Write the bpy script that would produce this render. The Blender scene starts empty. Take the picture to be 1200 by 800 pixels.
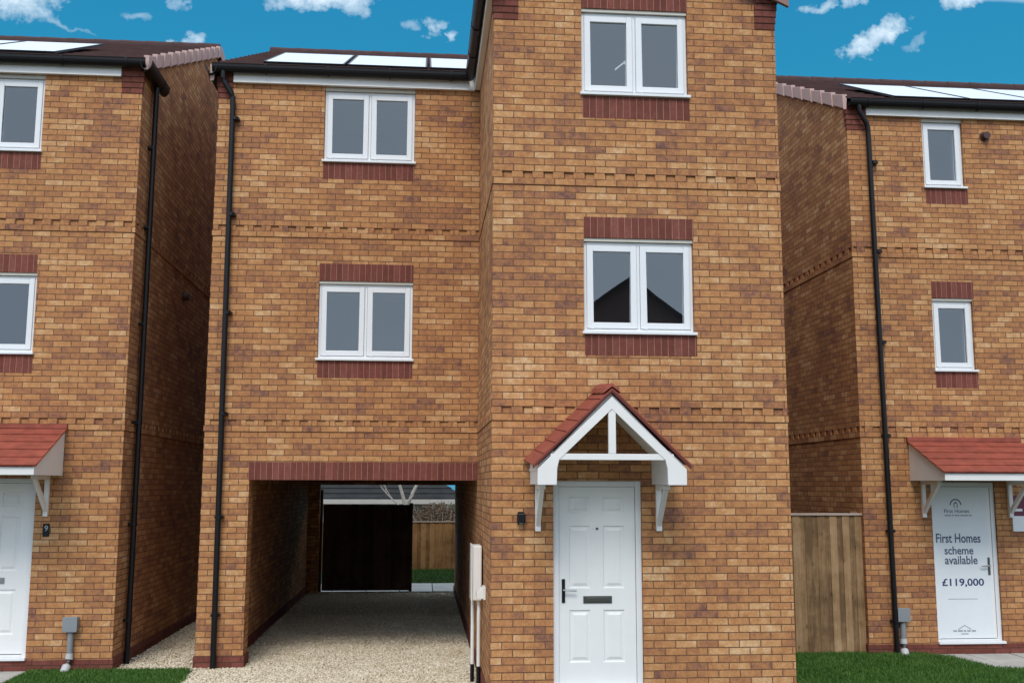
import bpy, bmesh, math, random
import numpy as np
from mathutils import Vector, Matrix
random.seed(4); rng = np.random.default_rng(7)
S = bpy.context.scene
COL = S.collection
R = math.radians

# ------------------------------------------------------------------ materials
def nt(name):
    m = bpy.data.materials.new(name); m.use_nodes = True
    t = m.node_tree; t.nodes.clear()
    out = t.nodes.new('ShaderNodeOutputMaterial'); b = t.nodes.new('ShaderNodeBsdfPrincipled')
    t.links.new(b.outputs[0], out.inputs[0])
    return m, t, b, out
def N(t, typ, **kw):
    n = t.nodes.new(typ)
    for k, v in kw.items():
        if k.startswith('_'): setattr(n, k[1:], v)
        else: n.inputs[k.replace('__', ' ')].default_value = v
    return n
def ramp(t, stops, interp='LINEAR'):
    r = t.nodes.new('ShaderNodeValToRGB'); r.color_ramp.interpolation = interp
    e = r.color_ramp.elements
    while len(e) < len(stops): e.new(0.5)
    for i, (p, c) in enumerate(stops):
        e[i].position = p; e[i].color = (*c, 1) if len(c) == 3 else c
    return r
def math_(t, op, a, b=None, clamp=False):
    n = t.nodes.new('ShaderNodeMath'); n.operation = op; n.use_clamp = clamp
    for i, v in enumerate((a, b)):
        if v is None: continue
        if isinstance(v, (int, float)): n.inputs[i].default_value = v
        else: t.links.new(v, n.inputs[i])
    return n.outputs[0]
def mixc(t, fac, a, b, mode='MIX'):
    n = t.nodes.new('ShaderNodeMix'); n.data_type = 'RGBA'; n.blend_type = mode
    for i, v in ((0, fac), (6, a), (7, b)):
        if isinstance(v, (int, float)): n.inputs[i].default_value = v
        elif isinstance(v, tuple): n.inputs[i].default_value = (*v, 1)
        else: t.links.new(v, n.inputs[i])
    return n.outputs[2]
def noise(t, vec, scale, detail=3, rough=.55):
    n = N(t, 'ShaderNodeTexNoise', Scale=scale, Detail=detail, Roughness=rough)
    if vec is not None: t.links.new(vec, n.inputs['Vector'])
    return n.outputs['Fac']
def bump(t, b, h, dist=.004, strength=1):
    n = N(t, 'ShaderNodeBump', Strength=strength, Distance=dist)
    t.links.new(h, n.inputs['Height']); t.links.new(n.outputs[0], b.inputs['Normal'])

def brick_mat(name, stops, mortar, patch=.55, size=(.225, .075), offset=.5, msize=.0060, seed=0):
    m, t, b, out = nt(name)
    uv = t.nodes.new('ShaderNodeUVMap').outputs[0]
    pos = t.nodes.new('ShaderNodeTexCoord').outputs['Object']
    # a little waver so the courses are not ruler straight
    wob = N(t, 'ShaderNodeTexNoise', Scale=3.1, Detail=2); t.links.new(pos, wob.inputs['Vector'])
    vm = t.nodes.new('ShaderNodeVectorMath'); vm.operation = 'MULTIPLY_ADD'
    vs = t.nodes.new('ShaderNodeVectorMath'); vs.operation = 'SUBTRACT'; vs.inputs[1].default_value = (.5, .5, .5)
    t.links.new(wob.outputs['Color'], vs.inputs[0]); t.links.new(vs.outputs[0], vm.inputs[0])
    vm.inputs[1].default_value = (.016, .007, 0); t.links.new(uv, vm.inputs[2])
    br = t.nodes.new('ShaderNodeTexBrick'); br.offset = offset; br.squash = 1
    t.links.new(vm.outputs[0], br.inputs['Vector'])
    for k, v in (('Color1', (0, 0, 0, 1)), ('Color2', (1, 1, 1, 1)), ('Mortar', (.5, .5, .5, 1)), ('Scale', 1.0), ('Mortar Size', msize),
                 ('Mortar Smooth', .6), ('Bias', 0.0), ('Brick Width', size[0]), ('Row Height', size[1])): br.inputs[k].default_value = v
    # per-brick value, shifted in clusters the way bricks come off the pallet
    cl = noise(t, pos, 1.7, 6, .72)
    v = math_(t, 'ADD', math_(t, 'ADD', math_(t, 'MULTIPLY', br.outputs['Color'], .56), .245), math_(t, 'MULTIPLY', math_(t, 'SUBTRACT', cl, .5), patch * 2.2))
    v = math_(t, 'ADD', v, math_(t, 'MULTIPLY', math_(t, 'SUBTRACT', noise(t, pos, 15, 5, .68), .5), 1.15), True)
    rp = ramp(t, stops); t.links.new(v, rp.inputs[0])
    g = noise(t, pos, 75, 3, .7)
    col = mixc(t, .58, rp.outputs[0], ramp_out(t, g, [(.25, (.42, .42, .44)), (.62, (1.0, 1, 1)), (.8, (1.25, 1.22, 1.15))]), 'MULTIPLY')
    big = noise(t, pos, .55, 5, .6)
    col = mixc(t, .5, col, ramp_out(t, big, [(.32, (.80, .76, .75)), (.5, (1, 1, 1)), (.68, (1.14, 1.12, 1.08))]), 'MULTIPLY')
    mo = mixc(t, noise(t, pos, 9, 3), tuple(c * .7 for c in mortar), tuple(c * 1.35 for c in mortar))
    col = mixc(t, br.outputs['Fac'], col, mo)
    t.links.new(col, b.inputs['Base Color'])
    b.inputs['Roughness'].default_value = .9; b.inputs['Specular IOR Level'].default_value = .25
    h = math_(t, 'ADD', math_(t, 'MULTIPLY', math_(t, 'SUBTRACT', 1.0, br.outputs['Fac']), 1.0), math_(t, 'MULTIPLY', g, .35))
    h = math_(t, 'ADD', h, math_(t, 'MULTIPLY', br.outputs['Color'], .18))
    bump(t, b, h, .009, .9)
    return m
def ramp_out(t, src, stops):
    r = ramp(t, stops); t.links.new(src, r.inputs[0]); return r.outputs[0]

def plain(name, col, rough=.5, spec=.5, metal=0, var=.08, scale=6, bmp=0, bscale=60, coat=0):
    m, t, b, out = nt(name)
    pos = t.nodes.new('ShaderNodeTexCoord').outputs['Object']
    n = noise(t, pos, scale, 4)
    c = mixc(t, n, tuple(x * (1 - var * 1.6) for x in col), tuple(min(1, x * (1 + var)) for x in col))
    t.links.new(c, b.inputs['Base Color'])
    b.inputs['Roughness'].default_value = rough; b.inputs['Specular IOR Level'].default_value = spec
    b.inputs['Metallic'].default_value = metal; b.inputs['Coat Weight'].default_value = coat
    if bmp: bump(t, b, noise(t, pos, bscale, 4), bmp, .7)
    return m
M = {}
BUFF = [(0, (.185, .089, .071)), (.12, (.255, .117, .080)), (.25, (.36, .158, .078)), (.43, (.455, .204, .084)), (.62, (.53, .252, .101)), (.82, (.61, .33, .150)), (1, (.70, .45, .25))]
M['buff_brick'] = brick_mat('buff_brick', BUFF, (.175, .088, .050))
RED = [(0, (.135, .042, .031)), (.4, (.185, .055, .039)), (.7, (.22, .068, .050)), (1, (.27, .095, .072))]
M['red_brick'] = brick_mat('red_brick', RED, (.10, .05, .035), patch=.3)
M['red_soldier'] = brick_mat('red_soldier', RED, (.40, .22, .165), patch=.35, size=(1.0, .075), offset=0, msize=.0046)
M['upvc'] = plain('white_upvc', (.76, .765, .77), .28, .5, var=.03)
M['door_white'] = plain('door_white', (.79, .785, .77), .32, .5, var=.03, bmp=.0006, bscale=35)
M['cream'] = plain('cream_steel', (.55, .52, .45), .5, var=.1)
M['trim_white'] = plain('canopy_white', (.78, .76, .73), .42, var=.06, scale=4)
M['black_plastic'] = plain('black_plastic', (.007, .006, .007), .42, .3, var=.25)
M['grey_plastic'] = plain('grey_plastic', (.24, .26, .27), .5, var=.1)
M['meter_white'] = plain('meter_white', (.78, .76, .71), .4, var=.06)
M['chrome'] = plain('chrome', (.55, .55, .56), .22, metal=1)
M['steel_dark'] = plain('dark_steel', (.13, .135, .12), .32, metal=.7)
M['canopy_red'] = plain('canopy_red', (.31, .072, .044), .62, .35, var=.42, scale=7, bmp=.002, bscale=50)
M['canopy_red_dark'] = plain('canopy_red_dark', (.17, .032, .026), .6, var=.2, scale=9)
M['roof_tile'] = plain('roof_tile', (.065, .030, .028), .8, .3, var=.35, scale=7, bmp=.003, bscale=80)
M['verge'] = plain('verge_terracotta', (.50, .33, .29), .7, var=.12, scale=5)
M['grey_roof'] = plain('grey_roof', (.035, .036, .036), .95, .08, var=.35, scale=3, bmp=.004, bscale=20)
M['render_white'] = plain('white_render', (.42, .40, .37), .8, var=.1)
M['plaster'] = plain('room_plaster', (.50, .51, .53), .9, .2, var=.03)
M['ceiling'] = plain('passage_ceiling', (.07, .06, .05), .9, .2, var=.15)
M['vent_brown'] = plain('vent_brown', (.06, .022, .018), .5)
M['ink'] = plain('navy_ink', (.020, .035, .13), .6, var=.05)
M['ink_grey'] = plain('grey_ink', (.085, .105, .17), .6, var=.05)
M['ink_pale'] = plain('pale_ink', (.33, .35, .36), .6, var=.05)
M['poster'] = plain('poster_white', (.74, .77, .79), .5, var=.03)
M['maroon'] = plain('sign_maroon', (.12, .010, .035), .45, var=.05)
M['bark'] = plain('bark_pale', (.36, .33, .29), .9, .2, var=.3, scale=14, bmp=.006, bscale=30)
M['concrete'] = plain('pale_concrete', (.46, .44, .40), .9, .3, var=.22, scale=3.5, bmp=.002, bscale=90)
M['asphalt'] = plain('asphalt', (.05, .05, .052), .9, .3, var=.25, scale=30, bmp=.003, bscale=200)
M['earth'] = plain('earth', (.05, .06, .025), .95, .2, var=.5, scale=5, bmp=.01, bscale=30)
M['opp_brick'] = plain('opposite_brick', (.26, .12, .09), .9, .2, var=.3, scale=8)

def glass_mat():
    m = bpy.data.materials.new('window_glass'); m.use_nodes = True; t = m.node_tree; t.nodes.clear()
    out = t.nodes.new('ShaderNodeOutputMaterial'); mx = t.nodes.new('ShaderNodeMixShader')
    tr = N(t, 'ShaderNodeBsdfTransparent', Color=(.80, .84, .86, 1)); gl = N(t, 'ShaderNodeBsdfGlossy', Color=(.93, .97, 1, 1), Roughness=.006)
    lw = N(t, 'ShaderNodeLayerWeight', Blend=.12)
    f = math_(t, 'ADD', math_(t, 'MULTIPLY', lw.outputs['Fresnel'], .9), .145, True)
    t.links.new(f, mx.inputs[0]); t.links.new(tr.outputs[0], mx.inputs[1]); t.links.new(gl.outputs[0], mx.inputs[2])
    # faint unevenness of the sealed unit
    pos = t.nodes.new('ShaderNodeTexCoord').outputs['Object']
    bn = N(t, 'ShaderNodeBump', Strength=.05, Distance=.01); t.links.new(noise(t, pos, 1.6, 1), bn.inputs['Height'])
    t.links.new(bn.outputs[0], gl.inputs['Normal'])
    t.links.new(mx.outputs[0], out.inputs[0]); return m
M['glass'] = glass_mat()

def panel_mat():
    m, t, b, out = nt('solar_glass')
    uv = t.nodes.new('ShaderNodeUVMap').outputs[0]
    br = t.nodes.new('ShaderNodeTexBrick'); br.offset = 0; t.links.new(uv, br.inputs['Vector'])
    for k, v in (('Color1', (.010, .012, .022, 1)), ('Color2', (.012, .014, .026, 1)), ('Mortar', (.10, .10, .11, 1)), ('Scale', 1.0), ('Mortar Size', .003), ('Brick Width', .16), ('Row Height', .16)): br.inputs[k].default_value = v
    t.links.new(br.outputs['Color'], b.inputs['Base Color'])
    b.inputs['Roughness'].default_value = .10; b.inputs['IOR'].default_value = 1.6; b.inputs['Coat Weight'].default_value = 1.0; b.inputs['Coat Roughness'].default_value = .06
    return m
M['solar'] = panel_mat()

def wood_mat(name, c0, c1, c2, board=.1):
    m, t, b, out = nt(name)
    pos = t.nodes.new('ShaderNodeTexCoord').outputs['Object']
    mp = N(t, 'ShaderNodeMapping'); mp.inputs['Scale'].default_value = (14, 14, 1.1); t.links.new(pos, mp.inputs['Vector'])
    g = noise(t, mp.outputs[0], 2.2, 6, .65)
    isl = t.nodes.new('ShaderNodeNewGeometry').outputs['Random Per Island']
    big = noise(t, pos, 2.2, 4, .7)
    v = math_(t, 'ADD', math_(t, 'MULTIPLY', g, .75), math_(t, 'MULTIPLY', math_(t, 'SUBTRACT', isl, .5), .38))
    v = math_(t, 'ADD', v, math_(t, 'MULTIPLY', math_(t, 'SUBTRACT', big, .5), 1.1), True)
    c = ramp_out(t, v, [(.15, c0), (.45, c1), (.8, c2)])
    # knots
    vo = N(t, 'ShaderNodeTexVoronoi', Scale=5.5); mp2 = N(t, 'ShaderNodeMapping'); mp2.inputs['Scale'].default_value = (1.6, 1.6, .7); t.links.new(pos, mp2.inputs['Vector']); t.links.new(mp2.outputs[0], vo.inputs['Vector'])
    k = ramp_out(t, vo.outputs['Distance'], [(.04, (.25, .18, .12)), (.16, (1, 1, 1))])
    c = mixc(t, .7, c, k, 'MULTIPLY')
    t.links.new(c, b.inputs['Base Color']); b.inputs['Roughness'].default_value = .85; b.inputs['Specular IOR Level'].default_value = .25
    bump(t, b, g, .004, .6); return m
M['fence_wood'] = wood_mat('weathered_fence', (.14, .082, .040), (.29, .175, .085), (.43, .29, .16))
M['fence_orange'] = wood_mat('orange_fence', (.20, .10, .040), (.38, .20, .080), (.48, .27, .12))
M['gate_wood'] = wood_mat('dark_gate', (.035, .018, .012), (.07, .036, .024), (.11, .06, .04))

def island_mat(name, stops, rough=.9, extra=None, trans=0):
    m, t, b, out = nt(name)
    isl = t.nodes.new('ShaderNodeNewGeometry').outputs['Random Per Island']
    pos = t.nodes.new('ShaderNodeTexCoord').outputs['Object']
    v = math_(t, 'ADD', math_(t, 'MULTIPLY', isl, .75), math_(t, 'MULTIPLY', noise(t, pos, extra or 3, 3), .5))
    v = math_(t, 'SUBTRACT', v, .12, True)
    t.links.new(ramp_out(t, v, stops), b.inputs['Base Color'])
    b.inputs['Roughness'].default_value = rough; b.inputs['Specular IOR Level'].default_value = .25
    return m
M['pebble'] = island_mat('pebbles', [(0, (.34, .26, .16)), (.25, (.53, .435, .30)), (.55, (.66, .57, .42)), (.8, (.74, .66, .52)), (1, (.85, .80, .68))])
M['blade'] = island_mat('grass_blades', [(0, (.017, .048, .007)), (.4, (.040, .112, .014)), (.75, (.078, .175, .024)), (1, (.17, .24, .06))], .6)
M['dry_leaf'] = island_mat('dry_leaves', [(0, (.05, .032, .02)), (.5, (.12, .08, .052)), (1, (.20, .145, .095))])

def gravel_mat():
    m, t, b, out = nt('gravel_bed')
    pos = t.nodes.new('ShaderNodeTexCoord').outputs['Object']
    vo = N(t, 'ShaderNodeTexVoronoi', Scale=52); t.links.new(pos, vo.inputs['Vector'])
    bw = t.nodes.new('ShaderNodeRGBToBW'); t.links.new(vo.outputs['Color'], bw.inputs[0])
    c = ramp_out(t, bw.outputs[0], [(.1, (.34, .26, .17)), (.4, (.52, .43, .30)), (.7, (.65, .56, .42)), (.9, (.76, .69, .56))])
    c = mixc(t, .55, c, ramp_out(t, noise(t, pos, 2.4, 4), [(.3, (.72, .7, .66)), (.65, (1, 1, 1))]), 'MULTIPLY')
    t.links.new(c, b.inputs['Base Color']); b.inputs['Roughness'].default_value = .95
    h = math_(t, 'SUBTRACT', 1.0, vo.outputs['Distance']); bump(t, b, h, .02, 1); return m
M['gravel'] = gravel_mat()
def grass_mat():
    m, t, b, out = nt('turf')
    pos = t.nodes.new('ShaderNodeTexCoord').outputs['Object']
    c = ramp_out(t, noise(t, pos, 60, 5, .7), [(.3, (.016, .04, .008)), (.6, (.04, .10, .018)), (.8, (.07, .14, .03))])
    t.links.new(c, b.inputs['Base Color']); b.inputs['Roughness'].default_value = .9; bump(t, b, noise(t, pos, 90, 3), .02, 1); return m
M['turf'] = grass_mat()

# ------------------------------------------------------------------ mesh builder
class MB:
    def __init__(s): s.v = []; s.f = []; s.uv = []; s.mi = []; s.cur = 0
    def poly(s, pts, uv=None, flip=False):
        pts = [Vector(p) for p in pts]
        if flip: pts = pts[::-1]; uv = uv[::-1] if uv else None
        if uv is None:
            n = Vector((0, 0, 0))
            for i in range(len(pts)): n += (pts[i] - pts[0]).cross(pts[(i + 1) % len(pts)] - pts[0])
            a = [abs(c) for c in n]
            if a[1] >= a[0] and a[1] >= a[2] * .5: uv = [(p.x, p.z) for p in pts]
            elif a[0] >= a[2] * .5: uv = [(p.y + .1125, p.z) for p in pts]
            else: uv = [(p.x, p.y) for p in pts]
        i = len(s.v); s.v += pts; s.f.append(list(range(i, i + len(pts)))); s.uv.append(uv); s.mi.append(s.cur)
    def box(s, x0, x1, y0, y1, z0, z1, skip='', soldier=None):
        P = lambda x, y, z: (x, y, z)
        F = {'-y': [(x0, y0, z0), (x1, y0, z0), (x1, y0, z1), (x0, y0, z1)], '+y': [(x1, y1, z0), (x0, y1, z0), (x0, y1, z1), (x1, y1, z1)],
             '-x': [(x0, y1, z0), (x0, y0, z0), (x0, y0, z1), (x0, y1, z1)], '+x': [(x1, y0, z0), (x1, y1, z0), (x1, y1, z1), (x1, y0, z1)],
             '-z': [(x0, y1, z0), (x1, y1, z0), (x1, y0, z0), (x0, y0, z0)], '+z': [(x0, y0, z1), (x1, y0, z1), (x1, y1, z1), (x0, y1, z1)]}
        for k, q in F.items():
            if k in skip.split(): continue
            uv = None
            if soldier is not None:   # brick stood on end: rows run along x
                uv = [(.3 + (p[2] - z0) if k[1] != 'z' else .3 + p[1] - y0, p[0] - x0) for p in q]
            s.poly(q, uv)
    def prism(s, prof, fn0, fn1, caps=True):
        """extrude a closed profile: fn0/fn1 map a profile point to 3-D"""
        n = len(prof); a = [fn0(p) for p in prof]; b = [fn1(p) for p in prof]
        for i in range(n): s.poly([a[i], a[(i + 1) % n], b[(i + 1) % n], b[i]])
        if caps: s.poly(a[::-1]); s.poly(b)
    def tube(s, p, r, seg=12, caps=True):
        p = [Vector(q) for q in p]; rs = r if isinstance(r, (list, tuple)) else [r] * len(p)
        rings = []
        for i, q in enumerate(p):
            if i == 0: d = p[1] - p[0]
            elif i == len(p) - 1: d = p[-1] - p[-2]
            else: d = (p[i] - p[i - 1]).normalized() + (p[i + 1] - p[i]).normalized()
            d.normalize(); up = Vector((0, 0, 1)) if abs(d.z) < .9 else Vector((0, 1, 0))
            a = d.cross(up).normalized(); b = d.cross(a)
            rings.append([q + (a * math.cos(t) + b * math.sin(t)) * rs[i] for t in [2 * math.pi * k / seg for k in range(seg)]])
        for A, B in zip(rings, rings[1:]):
            for k in range(seg): s.poly([A[k], A[(k + 1) % seg], B[(k + 1) % seg], B[k]])
        if caps: s.poly(rings[0][::-1]); s.poly(rings[-1])
    def build(s, name, mat, parent=None, bevel=0, smooth=False, weld=True):
        me = bpy.data.meshes.new(name)
        off = Vector((0, 0, 0)); q = parent
        while q is not None: off += q.location; q = q.parent
        me.from_pydata([tuple(v - off) for v in s.v], [], s.f)
        ul = me.uv_layers.new(name='UVMap'); flat = [c for f in s.uv for c in f]
        ul.data.foreach_set('uv', [x for c in flat for x in c])
        mats = mat if isinstance(mat, list) else [mat]
        for m_ in mats: me.materials.append(m_)
        me.polygons.foreach_set('material_index', s.mi)
        if weld:
            bm = bmesh.new(); bm.from_mesh(me); bmesh.ops.remove_doubles(bm, verts=bm.verts, dist=1e-5); bm.to_mesh(me); bm.free()
        if smooth: me.polygons.foreach_set('use_smooth', [True] * len(me.polygons))
        o = bpy.data.objects.new(name, me); COL.objects.link(o)
        if parent is not None: o.parent = parent
        if bevel:
            b = o.modifiers.new('Bevel', 'BEVEL'); b.width = bevel; b.segments = 2; b.limit_method = 'ANGLE'; b.angle_limit = R(40)
        if smooth:
            try: me.set_sharp_from_angle(angle=R(35))
            except Exception: pass
        me.update(); return o
def tag(o, label=None, cat=None, group=None, kind=None):
    for k, v in (('label', label), ('category', cat), ('group', group), ('kind', kind)):
        if v: o[k] = v
    return o
def empty(name, loc, label, cat, group=None):
    o = bpy.data.objects.new(name, None); o.location = loc; o.empty_display_size = .2; COL.objects.link(o)
    return tag(o, label, cat, group)
def label(o, l): o['label'] = l; return o

GR = -.15                      # ground level; 0 is the top of the red brick plinth
S1, S2 = 2.775, 5.325          # storey bands
D = 2.70                       # set-back of the carport front behind the gabled front
BACK = 11.85
EAVE, PITCH = 7.60, .467
BD = .018                      # depth of the dentil pockets

def wall(mb, axis, plane, a0, a1, z0, z1, out, holes=(), bands=()):
    """brick skin with openings; axis 'x' -> plane y=const, 'y' -> plane x=const; out = sign of the outward normal"""
    hs = [(h[0], h[1], h[2], h[3], h[4], False) for h in holes] + [(a0, a1, s + .075, s + .15, BD, True) for s in bands if z0 < s < z1]
    A = sorted({a0, a1, *[min(max(h[k], a0), a1) for h in hs for k in (0, 1)]}); Z = sorted({z0, z1, *[h[k] for h in hs for k in (2, 3)]})
    A = [a for a in A if a0 <= a <= a1]; Z = [z for z in Z if z0 <= z <= z1]
    P = (lambda a, d, z: (a, plane - out * d, z)) if axis == 'x' else (lambda a, d, z: (plane - out * d, a, z))
    fl = (out > 0) if axis == 'x' else (out < 0)
    def cell_hole(a, z):
        for h in hs:
            if h[5] is False and h[0] < a < h[1] and h[2] < z < h[3]: return h
        for h in hs:
            if h[5] and h[0] < a < h[1] and h[2] < z < h[3]: return h
        return None
    for i in range(len(A) - 1):
        for j in range(len(Z) - 1):
            h = cell_hole((A[i] + A[i + 1]) / 2, (Z[j] + Z[j + 1]) / 2)
            d = 0
            if h is not None:
                if not h[5]: continue
                d = h[4]
            mb.poly([P(A[i], d, Z[j]), P(A[i + 1], d, Z[j]), P(A[i + 1], d, Z[j + 1]), P(A[i], d, Z[j + 1])], flip=fl)
    for h in hs:
        if h[5]:
            for z, f in ((h[2], True), (h[3], False)):
                q = [P(a0, 0, z), P(a1, 0, z), P(a1, h[4], z), P(a0, h[4], z)]; mb.poly(q, flip=(f != fl))
            for a in (a0, a1):
                mb.poly([P(a, 0, h[2]), P(a, h[4], h[2]), P(a, h[4], h[3]), P(a, 0, h[3])])
        else:
            b0, b1, c0, c1, dp, _ = h
            mb.poly([P(b0, 0, c0), P(b0, dp, c0), P(b0, dp, c1), P(b0, 0, c1)], flip=fl); mb.poly([P(b1, 0, c0), P(b1, 0, c1), P(b1, dp, c1), P(b1, dp, c0)], flip=fl)
            if c0 > z0 + .01: mb.poly([P(b0, 0, c0), P(b1, 0, c0), P(b1, dp, c0), P(b0, dp, c0)], flip=fl)
            mb.poly([P(b0, 0, c1), P(b0, dp, c1), P(b1, dp, c1), P(b1, 0, c1)], flip=fl)

def band(mb, axis, plane, a0, a1, out, phase=0, cuts=()):
    """one storey band: a continuous projecting course and a dentil course above it"""
    def bx(a, b, d0, d1, z0, z1):
        lo, hi = sorted((plane - out * d0, plane - out * d1))
        if axis == 'x': mb.box(a, b, lo, hi, z0, z1)
        else: mb.box(lo, hi, a, b, z0 + .0007, z1 - .0007)
    for s in (S1, S2):
        spans = [(a0, a1)]
        for c in cuts:
            if c[2] < s + .1 < c[3]:
                spans = [q for p in spans for q in ((p[0], min(p[1], c[0])), (max(p[0], c[1]), p[1])) if q[1] - q[0] > .03]
        for (p0, p1) in spans:
            bx(p0, p1, -.009, .016, s + .001, s + .075)
            k = math.floor((p0 - phase) / .225)
            while phase + k * .225 < p1:
                l, r = max(p0 + .0, phase + k * .225), min(p1, phase + k * .225 + .118)
                if r - l > .02: bx(l, r, -.005 + random.uniform(-.002, .002), BD - .001, s + .074, s + .1485)
                k += 1

# ------------------------------------------------------------------ house features
def window(root, x0, x1, z0, z1, y, sashes=2, handle=False, strip=.035, light=False):
    """white frame with sashes, panes and cill; the glass looks into a plastered room"""
    yf = y + .045                                  # face of the frame, just inside the reveal
    f = MB(); zt = z1 - strip; zb = z0 + .035
    t = .034
    f.box(x0 + .004, x0 + t, yf, yf + .07, zb, zt - .003); f.box(x1 - t, x1 - .004, yf, yf + .07, zb, zt - .003)
    f.box(x0 + t, x1 - t, yf, yf + .07, zb, zb + t); f.box(x0 + t, x1 - t, yf, yf + .07, zt - t - .003, zt - .003)
    xm = (x0 + x1) / 2
    if sashes == 2: f.box(xm - .016, xm + .016, yf, yf + .07, zb + t, zt - t - .003)
    W = f.build('window', M['upvc'], root, bevel=.003)
    spans = [(x0 + t, xm - .016), (xm + .016, x1 - t)] if sashes == 2 else [(x0 + t, x1 - t)]
    for i, (a, b) in enumerate(spans):
        s = MB(); w = .066; c0, c1 = zb + t + .003, zt - t - .006; ys = yf - .012
        a += .003; b -= .003
        s.box(a, a + w, ys, ys + .06, c0, c1); s.box(b - w, b, ys, ys + .06, c0, c1)
        s.box(a + w, b - w, ys, ys + .06, c0, c0 + w); s.box(a + w, b - w, ys, ys + .06, c1 - w, c1)
        sa = s.build('sash', M['upvc'], W, bevel=.006)
        p = MB(); yg = ys + .024
        p.poly([(a + w - .004, yg, c0 + w - .004), (b - w + .004, yg, c0 + w - .004), (b - w + .004, yg, c1 - w + .004), (a + w - .004, yg, c1 - w + .004)])
        p.build('pane', M['glass'], W)
    s = MB(); s.box(x0 - .02, x1 + .02, y - .042, y + .06, z0 + .002, z0 + .034); s.build('sill', M['upvc'], W, bevel=.005)
    if strip:
        s = MB(); s.box(x0 + .003, x1 - .003, y + .012, y + .06, zt, z1 - .002); s.build('lintel_flange', M['cream'], W)
    if handle:
        s = MB(); s.box(xm - .105, xm - .085, yf + .055, yf + .075, z0 + .42, z0 + .46); s.tube([(xm - .095, yf + .085, z0 + .45), (xm - .2, yf + .085, z0 + .36)], .011, 8)
        s.build('window_handle', M['upvc'], W)
    # the room behind: plaster reveals, walls, ceiling
    r = MB(); a, b = x0 + .01, x1 - .01; yi = yf + .07; yr = y + .32; rx0, rx1 = x0 - .55, x1 + .45; ry = y + 2.3; rz0, rz1 = z0 - .9, z1 + .12
    q = lambda *p: r.poly(list(p))
    q((a, yi, zb), (a, yr, zb), (a, yr, zt), (a, yi, zt)); q((b, yi, zb), (b, yi, zt), (b, yr, zt), (b, yr, zb))
    q((a, yi, zb), (b, yi, zb), (b, yr, zb), (a, yr, zb)); q((a, yi, zt), (a, yr, zt), (b, yr, zt), (b, yi, zt))
    for (u0, u1, v0, v1) in ((rx0, a, rz0, rz1), (b, rx1, rz0, rz1), (a, b, rz0, zb), (a, b, zt, rz1)):
        q((u0, yr, v0), (u0, yr, v1), (u1, yr, v1), (u1, yr, v0))
    q((rx0, yr, rz0), (rx0, ry, rz0), (rx0, ry, rz1), (rx0, yr, rz1)); q((rx1, yr, rz0), (rx1, yr, rz1), (rx1, ry, rz1), (rx1, ry, rz0))
    q((rx0, ry, rz0), (rx1, ry, rz0), (rx1, ry, rz1), (rx0, ry, rz1)); q((rx0, yr, rz1), (rx1, yr, rz1), (rx1, ry, rz1), (rx0, ry, rz1)); q((rx0, yr, rz0), (rx0, ry, rz0), (rx1, ry, rz0), (rx1, yr, rz0))
    r.build('room', M['plaster'], W)
    return W

def soldier(root, name, x0, x1, z0, z1, y):
    s = MB(); s.box(x0, x1, y - .003, y + .05, z0, z1, soldier=True); return s.build(name, M['red_soldier'], root)

def panel_rings(mb, x0, x1, z0, z1, y):
    """a moulded door panel: sunk moulding round a raised field (front looks to -y)"""
    rings = [(0, 0), (.012, .011), (.026, .011), (.052, .0015)]
    L = [[(x0 + i, y + d, z0 + i), (x1 - i, y + d, z0 + i), (x1 - i, y + d, z1 - i), (x0 + i, y + d, z1 - i)] for i, d in rings]
    for A, B in zip(L, L[1:]):
        for k in range(4): mb.poly([A[k], A[(k + 1) % 4], B[(k + 1) % 4], B[k]])
    mb.poly(L[-1])

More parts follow.
